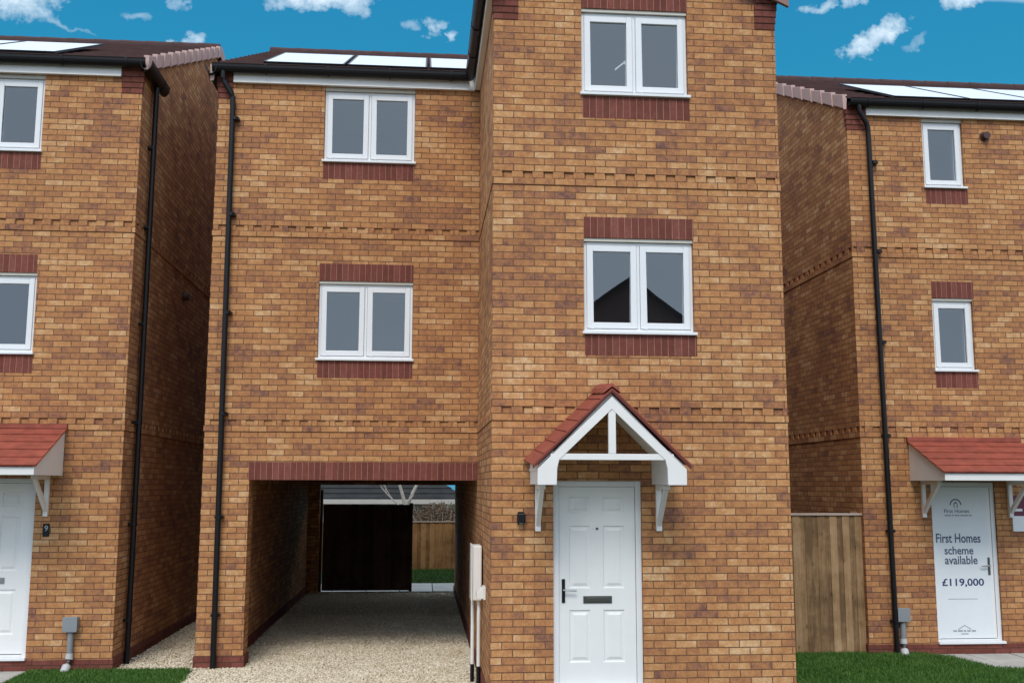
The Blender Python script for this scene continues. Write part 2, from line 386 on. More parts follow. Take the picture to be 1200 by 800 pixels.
def door(root, x0, x1, z0, z1, y, handle='left', blank=False, peep=True, letter=True, face=.035, lab=None):
    """frame with six-panel leaf, lever handle, letterbox, peephole and threshold"""
    yf = y + face; t = .062
    lx0, lx1, lz0, lz1 = x0 + t + .004, x1 - t - .004, z0 + .055, z1 - t - .004
    lf = MB(); yl = yf + (.022 if not blank else -.006)
    if blank: lx1 -= .010
    W, H = lx1 - lx0, lz1 - lz0
    cols = [(.13, .41), (.575, .855)]; rows = [(.112, .373), (.482, .80), (.863, .948)]
    X = [lx0] + [lx0 + W * c for p in cols for c in p] + [lx1]; Z = [lz0] + [lz0 + H * c for p in rows for c in p] + [lz1]
    for i in range(5):
        for j in range(7 if not blank else 7):
            if (i % 2) and (j % 2) and not blank: panel_rings(lf, X[i], X[i + 1], Z[j], Z[j + 1], yl)
            else: lf.poly([(X[i], yl, Z[j]), (X[i + 1], yl, Z[j]), (X[i + 1], yl, Z[j + 1]), (X[i], yl, Z[j + 1])])
    lf.box(lx0, lx1, yl, yl + .044, lz0, lz1, skip='-y')
    L = lf.build('door', M['door_white'], root)
    if lab: label(L, lab)
    f = MB()
    f.box(x0 + .003, x0 + t, yf, yf + .07, z0, z1 - .003); f.box(x1 - t, x1 - .003, yf, yf + .07, z0, z1 - .003); f.box(x0 + t, x1 - t, yf, yf + .07, z1 - t, z1 - .003)
    f.box(x0 + t - .004, x0 + t + .02, yl + .046, yl + .07, z0 + .05, z1 - t)       # rebate behind the gap
    f.build('frame', M['upvc'], L, bevel=.004)
    b = MB(); b.box(x0 + t, x1 - t, yl + .05, yl + .09, z0 + .02, z1 - t + .02); b.build('draught_seal', M['black_plastic'], L)
    s = MB(); s.box(x0 - .01, x1 + .01, y - .05, yf + .08, z0 - .012, z0 + .022); s.box(x0 + t, x1 - t, yf - .006, yf + .07, z0 + .022, z0 + .046)
    s.build('threshold', M['upvc'], L, bevel=.004)
    xh = lx0 + .045 if handle == 'left' else lx1 - .062; sg = 1 if handle == 'left' else -1
    zh = lz0 + H * .475
    h = MB(); h.box(xh - .017, xh + .017, yl - .013, yl + .001, zh - .13, zh + .11); h.build('handle_plate', M['black_plastic'] if handle == 'left' else M['steel_dark'], L, bevel=.004)
    h = MB(); h.tube([(xh, yl - .008, zh), (xh, yl - .045, zh), (xh + sg * .015, yl - .056, zh), (xh + sg * .13, yl - .056, zh - .004)], .010, 10); h.build('handle', M['chrome'], L, smooth=True)
    if letter:
        xc = (lx0 + lx1) / 2; zc = lz0 + H * .425
        h = MB(); h.box(xc - .15, xc + .15, yl - .010, yl + .001, zc - .037, zc + .037); h.box(xc - .125, xc + .125, yl - .017, yl - .0095, zc - .022, zc + .022)
        h.build('letterbox', M['steel_dark'] if letter != 'grey' else M['grey_plastic'], L, bevel=.003)
    if peep:
        xc = (lx0 + lx1) / 2; zc = lz0 + H * .785
        h = MB(); h.tube([(xc, yl - .008, zc), (xc, yl + .002, zc)], .013, 12); h.build('peephole', M['steel_dark'], L)
    return L

DG = 1.55
def gutter(root, pts, z, r=.062):
    """half-round gutter along a list of plan points"""
    mb = MB()
    prof = [(r * math.cos(a), DG * r * math.sin(a)) for a in [math.pi + math.pi * k / 10 for k in range(11)]]
    prof = [(-r - .004, .012)] + prof + [(r + .004, .012), (r - .006, .012)] + [((r - .006) * math.cos(a), DG * (r - .006) * math.sin(a)) for a in [2 * math.pi - math.pi * k / 10 for k in range(11)]] + [(-r + .006, .012)]
    for (p, q) in zip(pts, pts[1:]):
        d = Vector((q[0] - p[0], q[1] - p[1], 0)).normalized(); n = Vector((d.y, -d.x, 0))
        e = d * .0
        mb.prism(prof, lambda c: Vector((p[0], p[1], z)) - e + n * c[0] + Vector((0, 0, c[1])), lambda c: Vector((q[0], q[1], z)) + e + n * c[0] + Vector((0, 0, c[1])))
        L = (Vector((q[0], q[1], 0)) - Vector((p[0], p[1], 0))).length
        k = .25
        while k < L:                                # bracket straps under the gutter
            c = Vector((p[0], p[1], z)) + d * k
            rr = r + .006
            pr = [(rr * math.cos(a), DG * rr * math.sin(a)) for a in [math.pi + math.pi * j / 8 for j in range(9)]] + [(rr, .02), (-rr, .02)]
            mb.prism(pr, lambda c_: c - d * .014 + n * c_[0] + Vector((0, 0, c_[1] - .002)), lambda c_: c + d * .014 + n * c_[0] + Vector((0, 0, c_[1] - .002)))
            k += .82
    return mb.build('gutter', M['black_plastic'], root)
def downpipe(root, pts, r=.036, clips=(), wall_dir=(0, 1, 0)):
    mb = MB(); mb.tube(pts, r, 14)
    x, y = pts[-1][0], pts[-1][1]
    for z in clips:
        mb.tube([(x, y, z - .022), (x, y, z + .022)], r + .007, 14)
        w = Vector(wall_dir); c = Vector((x, y, z)); u = Vector((w.y, w.x, 0))
        a = c - u * .055; b = c + u * .055 + w * .075
        mb.box(min(a.x, b.x), max(a.x, b.x), min(a.y, b.y), max(a.y, b.y), z - .016, z + .016)
    o = mb.build('downpipe', M['black_plastic'], root, smooth=True); return o

def roof(root, x0, x1, y0, y1, axis='y', z=EAVE + .03, pitch=PITCH, gauge=.345, name='roof', back=True):
    """tiled double pitch; axis 'y': slopes rise along y towards a ridge along x"""
    mb = MB(); t = .028
    a0, a1 = (y0, y1) if axis == 'y' else (x0, x1); half = (a1 - a0) / 2
    P = (lambda a, b, zz: (b, a, zz)) if axis == 'y' else (lambda a, b, zz: (a, b, zz))
    b0, b1 = (x0, x1) if axis == 'y' else (y0, y1)
    for side in ((0, 1) if back else (0,)):
        k = 0
        while k * gauge < half:
            u0, u1 = k * gauge, min(half, (k + 1) * gauge)
            A = lambda u: a0 + u if side == 0 else a1 - u
            zl, zu = z + u0 * pitch + t, z + u1 * pitch + .004
            fl = (side == 1) == (axis == 'y')
            mb.poly([P(A(u0), b0, zl), P(A(u0), b1, zl), P(A(u1), b1, zu), P(A(u1), b0, zu)], flip=fl)
            mb.poly([P(A(u0), b0, zl), P(A(u0), b0, zl - t), P(A(u0), b1, zl - t), P(A(u0), b1, zl)], flip=fl)
            for b in (b0, b1): mb.poly([P(A(u0), b, zl - t), P(A(u0), b, zl), P(A(u1), b, zu), P(A(u1), b, zu - .03)])
            k += 1
        # underside
        mb.poly([P(A(0), b0, z - .01), P(A(0), b1, z - .01), P(A(half), b1, z + half * pitch - .01), P(A(half), b0, z + half * pitch - .01)], flip=not fl)
    o = mb.build(name, M['roof_tile'], root)
    rd = MB(); zr = z + half * pitch + .0; am = (a0 + a1) / 2; L = b0
    while L < b1 - .01:
        e = min(b1, L + .45)
        pr = [(-.13, -.04), (-.115, .02), (-.07, .066), (0, .066), (.07, .05), (.115, .01), (.13, -.04)]
        g = 1.0
        rd.prism(pr, lambda c: P(am + c[0], L, zr + c[1]), lambda c: P(am + c[0] * .96, e, zr + c[1] * .96 - .004)); L += .45
    rd.build('ridge_tiles', M['roof_tile'], o)
    return o
def verge(root_roof, plane, out, y0, y1, z=EAVE + .03, pitch=PITCH, gauge=.40):
    """dry-verge caps that step up the gable edge"""
    mb = MB(); half = (y1 - y0) / 2
    for side in (0, 1):
        k = 0
        while k * gauge < half - .02:
            u0, u1 = k * gauge, min(half, (k + 1) * gauge + .03)
            A = lambda u: y0 + u if side == 0 else y1 - u
            ze0, ze1 = z + u0 * pitch + .05, z + u1 * pitch + .025
            X0, X1 = plane, plane + out * .045
            q0 = [(X0 - out * .012, A(u0), ze0), (X1, A(u0), ze0), (X1 - out * .008, A(u0), ze0 - .21), (X0 + out * .004, A(u0), ze0 - .21)]
            q1 = [(X0 - out * .012, A(u1), ze1), (X1 - out * .016, A(u1), ze1), (X1 - out * .026, A(u1), ze1 - .175), (X0 + out * .004, A(u1), ze1 - .175)]
            for i in range(4): mb.poly([q0[i], q0[(i + 1) % 4], q1[(i + 1) % 4], q1[i]])
            mb.poly(q0); mb.poly(q1[::-1]); k += 1
    bm_o = mb.build('verge_caps', M['verge'], root_roof, bevel=.006)
    return bm_o
def gable_tri(mb, axis, plane, a0, a1, out, z=EAVE):
    am = (a0 + a1) / 2; h = (a1 - a0) / 2 * PITCH + .02
    P = (lambda a, zz: (a, plane, zz)) if axis == 'x' else (lambda a, zz: (plane, a, zz))
    mb.poly([P(a0, z), P(a1, z), P(am, z + h)], flip=(out > 0) if axis == 'x' else (out < 0))
def kneeler(root, x0, x1, y, side):
    """dark red corbelled corner under the eave; steps out towards the front"""
    mb = MB()
    for k in range(4):
        z = 7.20 + k * .075; d = .006 + .007 * k
        if side == 'r': mb.box(x0, x1 + .004 + .007 * k, y - d, y + .05, z, z + .0745)
        else: mb.box(x0 - .004 - .007 * k, x1, y - d, y + .05, z, z + .0745)
    mb.box(x0 + .01, x1 - .01, y - .045, y + .05, 7.499, 7.60)
    return mb.build('corbel', M['red_brick'], root)
def fascia(root, x0, x1, y):
    mb = MB(); mb.box(x0, x1, y - .055, y + .02, 7.415, 7.60); mb.box(x0, x1, y - .063, y - .0545, 7.41, 7.425)
    return mb.build('fascia', M['trim_white'], root, bevel=.004)
def solar(root, x0, x1, u0, u1, ye, n, z=EAVE + .03):
    """in-roof panels lying a little above the tiles"""
    out = []
    w = (x1 - x0) / n; P = lambda x, u, h: (x, ye + u - h * .44, z + u * (PITCH + .028) + h * .9)
    for k in range(n):
        a, b = x0 + k * w + .02, x0 + (k + 1) * w - .02
        f = MB()
        pts = [[P(X, U, h) for h in (.026, .055)] for X, U in ((a, u0), (b, u0), (b, u1), (a, u1))]
        for i in range(4): f.poly([pts[i][0], pts[(i + 1) % 4][0], pts[(i + 1) % 4][1], pts[i][1]])
        i_ = .022
        inn = [P(X, U, .055) for X, U in ((a + i_, u0 + i_), (b - i_, u0 + i_), (b - i_, u1 - i_), (a + i_, u1 - i_))]
        o_ = [p[1] for p in pts]
        for i in range(4): f.poly([o_[i], o_[(i + 1) % 4], inn[(i + 1) % 4], inn[i]])
        fr = f.build('solar_panel', M['black_plastic'], root)
        g = MB(); g.poly([P(a + i_, u0 + i_, .053), P(b - i_, u0 + i_, .053), P(b - i_, u1 - i_, .053), P(a + i_, u1 - i_, .053)], uv=[(0, 0), (b - a, 0), (b - a, u1 - u0), (0, u1 - u0)])
        g.build('panel_glass', M['solar'], fr); out.append(fr)
    return out

def tile_slope(mb, edge0, edge1, top0, top1, courses, t=.022, teeth=True):
    """stepped tile courses between an eave edge and a top edge"""
    e0, e1, t0, t1 = map(Vector, (edge0, edge1, top0, top1))
    n = (e1 - e0).cross(t0 - e0).normalized()
    if n.z < 0: n = -n
    for k in range(courses):
        a, b = k / courses, (k + 1) / courses
        p0, p1, q0, q1 = e0.lerp(t0, a), e1.lerp(t1, a), e0.lerp(t0, b), e1.lerp(t1, b)
        A0, A1, B0, B1 = p0 + n * t, p1 + n * t, q0 + n * .004, q1 + n * .004
        mb.poly([A0, A1, B1, B0]); mb.poly([p0 - n * .006, p1 - n * .006, A1, A0]); mb.poly([p0 - n * .006, A0, B0, q0 - n * .006]); mb.poly([p1 - n * .006, q1 - n * .006, B1, A1])
    mb.poly([e0 - n * .006, t0 - n * .006, t1 - n * .006, e1 - n * .006])

def bracket(root, x, y, ztop, h, depth, w=.056):
    mb = MB(); t = .05
    mb.box(x - w / 2, x + w / 2, y - t, y - .002, ztop - h, ztop)                       # leg on the wall
    mb.box(x - w / 2 - .004, x + w / 2 + .004, y - depth, y - t, ztop - .05, ztop - .001)      # arm
    p = [(y - t, ztop - h + .05), (y - t, ztop - h + .13), (y - depth + .10, ztop - .05), (y - depth + .02, ztop - .05)]
    mb.prism(p, lambda c: (x - w / 2 + .006, c[0], c[1]), lambda c: (x + w / 2 - .006, c[0], c[1]))
    return mb.build('bracket', M['trim_white'], root, bevel=.004)

def lean_canopy(root, x0, x1, y, depth=.98, ztop=2.76, zeave=2.30, drop=.105):
    """lean-to porch canopy with red tiles, white front board, cheeks and brackets"""
    yf = y - depth; mb = MB()
    tile_slope(mb, (x0, yf - .03, zeave), (x1, yf - .03, zeave), (x0, y - .004, ztop), (x1, y - .004, ztop), 5, .016)
    mb.box(x0, x1, y - .05, y - .002, ztop - .005, ztop + .05)
    o = mb.build('canopy', M['canopy_red'], root)
    f = MB(); f.box(x0 + .03, x1 - .03, yf, yf + .03, zeave - drop, zeave - .012); f.build('front_board', M['trim_white'], o, bevel=.004)
    for xa in (x0 + .032, x1 - .032 - .024):
        c = MB(); s = (ztop - zeave) / (depth + .03)
        pr = [(yf + .031, zeave - drop), (y - .003, zeave - drop), (y - .003, ztop - .03), (yf + .031, zeave + .0)]
        c.prism(pr, lambda p: (xa, p[0], p[1]), lambda p: (xa + .024, p[0], p[1])); c.build('cheek', M['trim_white'], o)
    c = MB(); c.box(x0 + .06, x1 - .06, yf + .032, y - .004, zeave - drop + .004, zeave - drop + .022); c.build('soffit', M['trim_white'], o)
    for xb in (x0 + .20, x1 - .20): bracket(o, xb, y, zeave - drop, .50, depth * .52)
    return o

def txt(body, x, z, y, h, mat, parent, name='lettering', width=None, bold=0):
    cu = bpy.data.curves.new('text', 'FONT'); cu.body = body; cu.size = 1; cu.align_x = 'CENTER'; cu.align_y = 'CENTER'; cu.extrude = .0; cu.offset = bold; cu.resolution_u = 4
    o = bpy.data.objects.new('tmp', cu); COL.objects.link(o)
    dg = bpy.context.evaluated_depsgraph_get(); me = bpy.data.meshes.new_from_object(o.evaluated_get(dg))
    bpy.data.objects.remove(o)
    co = np.zeros(len(me.vertices) * 3); me.vertices.foreach_get('co', co); co = co.reshape(-1, 3)
    lo, hi = co.min(0), co.max(0); sz = hi - lo
    sx = width / sz[0] if width else h / sz[1]; sy = h / sz[1]
    off = Vector((0, 0, 0)); q = parent
    while q is not None: off += q.location; q = q.parent
    c = (lo + hi) / 2
    n = np.stack([x - off.x + (co[:, 0] - c[0]) * sx, np.full(len(co), y - off.y), z - off.z + (co[:, 1] - c[1]) * sy], 1)
    me.vertices.foreach_set('co', n.ravel()); me.materials.clear(); me.materials.append(mat); me.update()
    ob = bpy.data.objects.new(name, me); COL.objects.link(ob); ob.parent = parent; return ob

def house_shell(root, x0, x1, yf, holes, front_x=None, left=True, right=True, y_left=None):
    """front, sides, back with bands; front_x limits the front skin"""
    yb = yf + (BACK - D); fx0, fx1 = front_x or (x0, x1)
    w = MB()
    wall(w, 'x', yf, fx0, fx1, GR - .1, EAVE, -1, holes, (S1, S2))
    wall(w, 'y', x0, yf, yb, GR - .1, EAVE, -1, (), (S1, S2)); wall(w, 'y', x1, yf, yb, GR - .1, EAVE, 1, (), (S1, S2))
    gable_tri(w, 'y', x0, yf, yb, -1); gable_tri(w, 'y', x1, yf, yb, 1)
    return w, yb

# ================================================================== central house
H = empty('detached_house', (0, D, GR), 'tall yellow brick house with projecting gabled front and an open drive-through passage', 'house', 'brick houses in the row')
XL, XR = -3.49, 3.18
PX0, PX1, LINT = -2.905, 0.0, 2.165
mw2 = (-2.098, -.868, 3.70, 4.755, .16); mw3 = (-2.088, -.878, 6.36, 7.412, .16)
bd = (.645, 1.580, 0.03, 2.157, .2); bw2 = (.985, 2.188, 3.70, 4.755, .16); bw3 = (.975, 2.172, 6.355, 7.372, .16)
w = MB()
wall(w, 'x', D, XL, 0, GR - .1, EAVE, -1, [(PX0, PX1 - .0005, GR - .1, LINT, .10), mw2, mw3], (S1, S2))
wall(w, 'x', 0, 0, XR, GR - .1, EAVE, -1, [bd, bw2, bw3], (S1, S2))
wall(w, 'y', 0, 0, D, GR - .1, EAVE, -1, (), (S1, S2))                      # left flank of the projecting front
wall(w, 'y', XR, 0, BACK, GR - .1, EAVE, 1, (), (S1, S2)); wall(w, 'y', XL, D, BACK, GR - .1, EAVE, -1, (), (S1, S2))
wall(w, 'x', BACK, XL, XR, GR - .1, EAVE, 1, [(-2.93, .07, GR - .1, 2.105, .1)])
gable_tri(w, 'y', XL, D, BACK, -1); gable_tri(w, 'y', XR, D, BACK, 1)
ap = EAVE + XR / 2 * PITCH + .02; w.poly([(0, 0, EAVE), (XR, 0, EAVE), (XR / 2, 0, ap)])
w.build('wall', M['buff_brick'], H, weld=False)
# drive-through passage inside
w = MB()
RET = D + .34
w.poly([(PX0, D + .10, GR - .1), (PX0, RET, GR - .1), (PX0, RET, LINT), (PX0, D + .10, LINT)], flip=True)
w.poly([(PX0, RET, GR - .1), (PX0 - .20, RET, GR - .1), (PX0 - .20, RET, 2.21), (PX0, RET, 2.21)], flip=True)
w.poly([(PX0 - .20, RET, GR - .1), (PX0 - .20, BACK - .1, GR - .1), (PX0 - .20, BACK - .1, 2.21), (PX0 - .20, RET, 2.21)], flip=True)
w.poly([(0, D + .1, GR - .1), (0, BACK - .1, GR - .1), (0, BACK - .1, 2.21), (0, D + .1, 2.21)])
w.box(-3.104, .069, BACK - .215, BACK - .101, 2.105, 2.215)
w.box(PX0 - .20, PX0 + .045, BACK - .215, BACK - .101, GR - .1, 2.104)
w.build('passage_wall', M['buff_brick'], H, weld=False)
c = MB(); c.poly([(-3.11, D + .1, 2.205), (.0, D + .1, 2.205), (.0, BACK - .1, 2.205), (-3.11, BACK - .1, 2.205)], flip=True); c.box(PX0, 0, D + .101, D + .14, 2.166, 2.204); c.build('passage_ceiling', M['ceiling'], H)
st = MB()
band(st, 'x', D, XL, 0, -1, .06); band(st, 'x', 0, 0, XR, -1, -.02, [bd, bw2, bw3])
band(st, 'y', 0, -.0075, D - .012, -1, 0); band(st, 'y', XL, D - .0095, BACK, -1, .03); band(st, 'y', XR, -.0075, BACK, 1, .03)
st.build('string_course', M['buff_brick'], H, weld=False)
pl = MB()
pl.box(XL - .018, PX0 + .018, D - .018, RET + .01, GR - .1, -.001); pl.box(PX0 - .205, PX0 - .182, RET + .012, BACK - .1, GR - .1, -.001)
pl.box(-.018, .05, -.018, BACK - .1, GR - .1, -.001); pl.box(.052, XR + .018, -.018, .05, GR - .1, -.001); pl.box(XL - .018, XL + .03, RET + .012, BACK, GR - .1, -.001); pl.box(XR - .03, XR + .018, .052, BACK, GR - .1, -.001)
pl.build('plinth', M['red_brick'], H)
soldier(H, 'passage_lintel', PX0 - .012, -.001, LINT + .001, LINT + .227, D)
soldier(H, 'lintel', mw2[0], mw2[1], 4.757, 4.985, D); soldier(H, 'sill_course', mw2[0] + .005, mw2[1] + .005, 3.478, 3.699, D); soldier(H, 'sill_course', mw3[0], mw3[1], 6.135, 6.358, D)
soldier(H, 'lintel', bw2[0], bw2[1] + .005, 4.757, 4.985, 0); soldier(H, 'sill_course', bw2[0] + .005, bw2[1] + .02, 3.478, 3.699, 0)
soldier(H, 'lintel', bw3[0] - .005, bw3[1] + .005, 7.374, 7.598, 0); soldier(H, 'sill_course', bw3[0] + .01, bw3[1] + .01, 6.105, 6.353, 0)
window(H, *mw2[:4], D); window(H, *mw3[:4], D, strip=.05); window(H, *bw2[:4], 0); window(H, *bw3[:4], 0, handle=True)
door(H, *bd[:4], 0, 'left')
kneeler(H, XL, XL + .19, D, 'l'); kneeler(H, 0, .27, 0, 'l'); kneeler(H, XR - .23, XR, 0, 'r')
fascia(H, XL + .195, -.075, D)
f = MB(); f.box(-.075, .0 - .002, -.04, D - .056, 7.415, 7.60); f.build('fascia', M['trim_white'], H, bevel=.004)
GZ = 7.61
gutter(H, [(-.15, D - .12), (XL - .07, D - .12)], GZ); gutter(H, [(XL - .08, D - .185), (XL - .08, D + .5)], GZ - .03, r=.074); gutter(H, [(-.14, -.06), (-.14, D - .12)], GZ)
gx = XL + .20
downpipe(H, [(XL + .07, D - .12, GZ - .05), (XL + .07, D - .12, GZ - .17), (XL + .085, D - .11, GZ - .21), (gx - .02, D - .085, GZ - .36), (gx, D - .075, GZ - .42), (gx + .005, D - .072, GZ - .55), (gx + .04, D - .072, GR - .02)], clips=(6.9, 5.6, 4.3, 3.0, 1.7, .5))
rf = roof(H, XL - .05, XR + .05, D - .12, BACK + .12); verge(rf, XL - .05, -1, D - .12, BACK + .12, z=EAVE - .035); verge(rf, XR + .05, 1, D - .12, BACK + .12)
rb = roof(H, -.12, XR + .12, -.09, D + 2.0, axis='x', name='front_roof')
# verge boards of the front gable
vb = MB()
for sx in (-1, 1):
    xm = XR / 2; e = Vector((xm + sx * (XR / 2 + .13), -.09, EAVE + .03)); t_ = Vector((xm, -.09, EAVE + .03 + (XR / 2 + .13) * PITCH))
    for (y0, y1, d0, d1) in ((-.13, -.085, -.20, .03),):
        pr = [e + Vector((0, 0, d0)), t_ + Vector((0, 0, d0)), t_ + Vector((0, 0, d1)), e + Vector((0, 0, d1))]
        vb.prism(pr, lambda p: (p.x, y0, p.z), lambda p: (p.x, y1, p.z))
vb.build('verge_caps', plain('verge_brown', (.26, .15, .12), .75, var=.2), rb)
solar(H, -2.92, .4, .02, 1.95, D - .12, 3)

# gabled porch canopy over the central door
def gable_canopy(root, xc, y, half, zeave, rise, depth):
    yf = y - depth; mb = MB()
    for s in (-1, 1):
        xe = xc + s * half
        a, b = ((xe, yf - .02, zeave), (xe, y - .003, zeave)) if s < 0 else ((xe, y - .003, zeave), (xe, yf - .02, zeave))
        ta, tb = ((xc, yf - .02, zeave + rise), (xc, y - .003, zeave + rise)) if s < 0 else ((xc, y - .003, zeave + rise), (xc, yf - .02, zeave + rise))
        lift = lambda p: (p[0], p[1], p[2] + (.07 if p[1] > y - .1 else 0))
        tile_slope(mb, lift(a), lift(b), lift(ta), lift(tb), 7, .014)
    o = mb.build('canopy', M['canopy_red'], root)
    rd = MB()
    for k in range(3):
        ya, yb_ = yf - .025 + k * depth / 3, yf - .02 + (k + 1) * depth / 3 - .004
        pr = [(-.085, -.055), (-.055, .0), (0, .045), (.055, .0), (.085, -.055), (0, .01)]
        rd.prism(pr, lambda c: (xc + c[0], ya, zeave + rise + .012 + c[1] + .07 * k / 3), lambda c: (xc + c[0] * .95, yb_, zeave + rise + .008 + c[1] + .07 * (k + 1) / 3))
    rd.build('ridge_cap', M['canopy_red'], o, bevel=.004)
    dk = MB()
    sl = rise / half
    for s in (-1, 1):                                                       # dark red verge under the tiles
        pr = [(s * half, -.03), (0, rise - .03), (0, rise - .002), (s * half, -.002)]
        dk.prism(pr, lambda c: (xc + c[0], yf - .012, zeave + c[1]), lambda c: (xc + c[0], yf + .03, zeave + c[1]))
    dk.build('verge_strip', M['canopy_red_dark'], o)
    bb = MB(); w_ = .155                                                      # bargeboards with level feet
    for s in (-1, 1):
        hi = half - .045; zt = zeave - .035 + .0
        pr = [(s * hi, zt - .165), (s * hi, zt - .0), (0, zt + hi * sl + .0), (0, zt + hi * sl - w_ * 1.2), (s * (hi - .21), zt - .062), (s * (hi - .21 - .02), zt - .165)]
        pr = [(s * hi, zt - .15), (s * hi, zt + .004), (0, zt + hi * sl + .004), (0, zt + hi * sl - .112), (s * (hi - .21), zt + .09), (s * (hi - .19), zt + .01), (s * (hi - .185), zt - .15)]
        bb.prism(pr, lambda c: (xc + c[0], yf, c[1]), lambda c: (xc + c[0], yf + .045, c[1]))
    bb.build('bargeboard', M['trim_white'], o, bevel=.005)
    tr = MB(); zc = zeave + .055
    tr.box(xc - half + .17, xc + half - .17, yf + .006, yf + .05, zc, zc + .06); tr.box(xc - .036, xc + .036, yf + .004, yf + .048, zc + .061, zeave + rise - .142)
    tr.build('truss', M['trim_white'], o, bevel=.004)
    so = MB()                                                                # white lining under the slopes
    for s in (-1, 1):
        A, B = (xc + s * (half - .05), zeave - .045), (xc, zeave + rise - .06)
        pr = [A, B, (B[0], B[1] + .02), (A[0], A[1] + .02)]
        so.prism(pr, lambda c: (c[0], yf + .046, c[1]), lambda c: (c[0], y - .004, c[1]))
        xo, xi = half - .06, half - .205; zl = zeave - .178; zs = lambda q: zeave - .05 + (half - q) * sl
        pr = [(s * xo, zl), (s * xo, zs(xo)), (s * xi, zs(xi)), (s * xi, zl)]
        so.prism(pr, lambda c: (xc + c[0], yf + .046, c[1]), lambda c: (xc + c[0], y - .004, c[1] + (.07 if c[1] > zl + .01 and abs(c[0]) > xi + .01 else 0)))
    so.build('soffit', M['trim_white'], o)
    for s in (-1, 1): bracket(o, xc + s * .635, y, zeave - .178, .48, .42, .058)
    return o
gable_canopy(H, 1.118, 0, .775, 2.295, .745, .86)

# ================================================================== left house
LX1, LY = -4.466, 2.634
HL = empty('detached_house', (-7, LY, GR), 'leftmost yellow brick house, its black downpipe on the shaded flank', 'house', 'brick houses in the row')
lw3 = (-6.335, -5.705, 6.36, 7.412, .16); lw2 = (-6.28, -5.645, 3.72, 4.775, .16); ld = (-6.44, -5.49, .0, 2.18, .2)
w, yb = house_shell(HL, -10.2, LX1, LY, [lw3, lw2, ld]); w.build('wall', M['buff_brick'], HL, weld=False)
b_ = MB(); wall(b_, 'x', yb, -10.2, LX1, GR - .1, EAVE, 1); b_.build('back_wall', M['buff_brick'], HL)
st = MB(); band(st, 'x', LY, -10.2, LX1, -1, .0, [ld]); band(st, 'y', LX1, LY - .0095, yb, 1, .1); st.build('string_course', M['buff_brick'], HL, weld=False)
pl = MB(); pl.box(-10.2, LX1 + .018, LY - .018, LY + .05, GR - .1, -.013); pl.box(LX1 - .03, LX1 + .018, LY + .052, yb, GR - .1, -.001); pl.build('plinth', M['red_brick'], HL)
window(HL, *lw3[:4], LY, sashes=1, strip=.05); window(HL, *lw2[:4], LY, sashes=1)
soldier(HL, 'sill_course', lw3[0], lw3[1] + .01, 6.135, 6.358, LY); soldier(HL, 'lintel', lw2[0] - .02, lw2[1] - .01, 4.777, 5.01, LY); soldier(HL, 'sill_course', lw2[0], lw2[1] + .01, 3.49, 3.718, LY)
door(HL, *ld[:4], LY, 'left', letter='grey')
lean_canopy(HL, -6.80, -5.15, LY, depth=.98, ztop=2.80, zeave=2.315)
kneeler(HL, LX1 - .26, LX1, LY, 'r'); fascia(HL, -10.2, LX1 - .265, LY)
gutter(HL, [(LX1 + .07, LY - .12), (-10.2, LY - .12)], GZ); gutter(HL, [(LX1 + .085, LY + .78), (LX1 + .085, LY - .18)], GZ - .035, r=.076)
downpipe(HL, [(LX1 + .07, LY + .44, GZ - .08), (LX1 + .07, LY + .44, GZ - .3), (LX1 + .062, LY + .44, GR - .02)], clips=(6.6, 5.5, 4.2, 2.9, 1.6, .4), wall_dir=(-1, 0, 0))
rf = roof(HL, -10.2, LX1 + .05, LY - .12, yb + .12); verge(rf, LX1 + .05, 1, LY - .12, yb + .12)
solar(HL, -9.0, -5.55, .04, 1.95, LY - .12, 3)

# ================================================================== right house
RX0, RY = 5.331, 3.121
HR = empty('detached_house', (8, RY, GR), 'yellow brick house on the right with narrow windows and a sales notice on its door', 'house', 'brick houses in the row')
rw3 = (6.455, 7.065, 6.36, 7.412, .16); rw2 = (6.468, 7.072, 3.70, 4.755, .16); rd_ = (6.305, 7.235, .0, 2.165, .2)
w, yb = house_shell(HR, RX0, 11.6, RY, [rw3, rw2, rd_]); w.build('wall', M['buff_brick'], HR, weld=False)
b_ = MB(); wall(b_, 'x', yb, RX0, 11.6, GR - .1, EAVE, 1); b_.build('back_wall', M['buff_brick'], HR)
st = MB(); band(st, 'x', RY, RX0, 11.6, -1, .0, [rd_]); band(st, 'y', RX0, RY - .0095, yb, -1, .1); st.build('string_course', M['buff_brick'], HR, weld=False)
pl = MB(); pl.box(RX0 - .018, 11.6, RY - .018, RY + .05, GR - .1, -.013); pl.box(RX0 - .018, RX0 + .03, RY + .052, yb, GR - .1, -.001); pl.build('plinth', M['red_brick'], HR)
window(HR, *rw3[:4], RY, sashes=1, strip=.05); window(HR, *rw2[:4], RY, sashes=1)
soldier(HR, 'sill_course', rw3[0] + .01, rw3[1] + .03, 6.135, 6.358, RY); soldier(HR, 'lintel', rw2[0], rw2[1] + .02, 4.757, 4.995, RY); soldier(HR, 'sill_course', rw2[0], rw2[1] + .01, 3.478, 3.699, RY)
door(HR, *rd_[:4], RY, 'right', blank=True, letter=False, peep=False)
lean_canopy(HR, 5.985, 7.635, RY, depth=.98, ztop=2.73, zeave=2.285)
kneeler(HR, RX0, RX0 + .27, RY, 'l'); fascia(HR, RX0 + .275, 11.6, RY)
gutter(HR, [(11.6, RY - .12), (RX0 + .0, RY - .12)], GZ)
gx = RX0 + .28
downpipe(HR, [(RX0 + .14, RY - .12, GZ - .05), (RX0 + .14, RY - .12, GZ - .16), (gx - .02, RY - .085, GZ - .34), (gx, RY - .075, GZ - .42), (gx + .005, RY - .072, GZ - .6), (gx + .075, RY - .072, GR - .02)], clips=(6.7, 5.4, 4.1, 2.8, 1.5, .3))
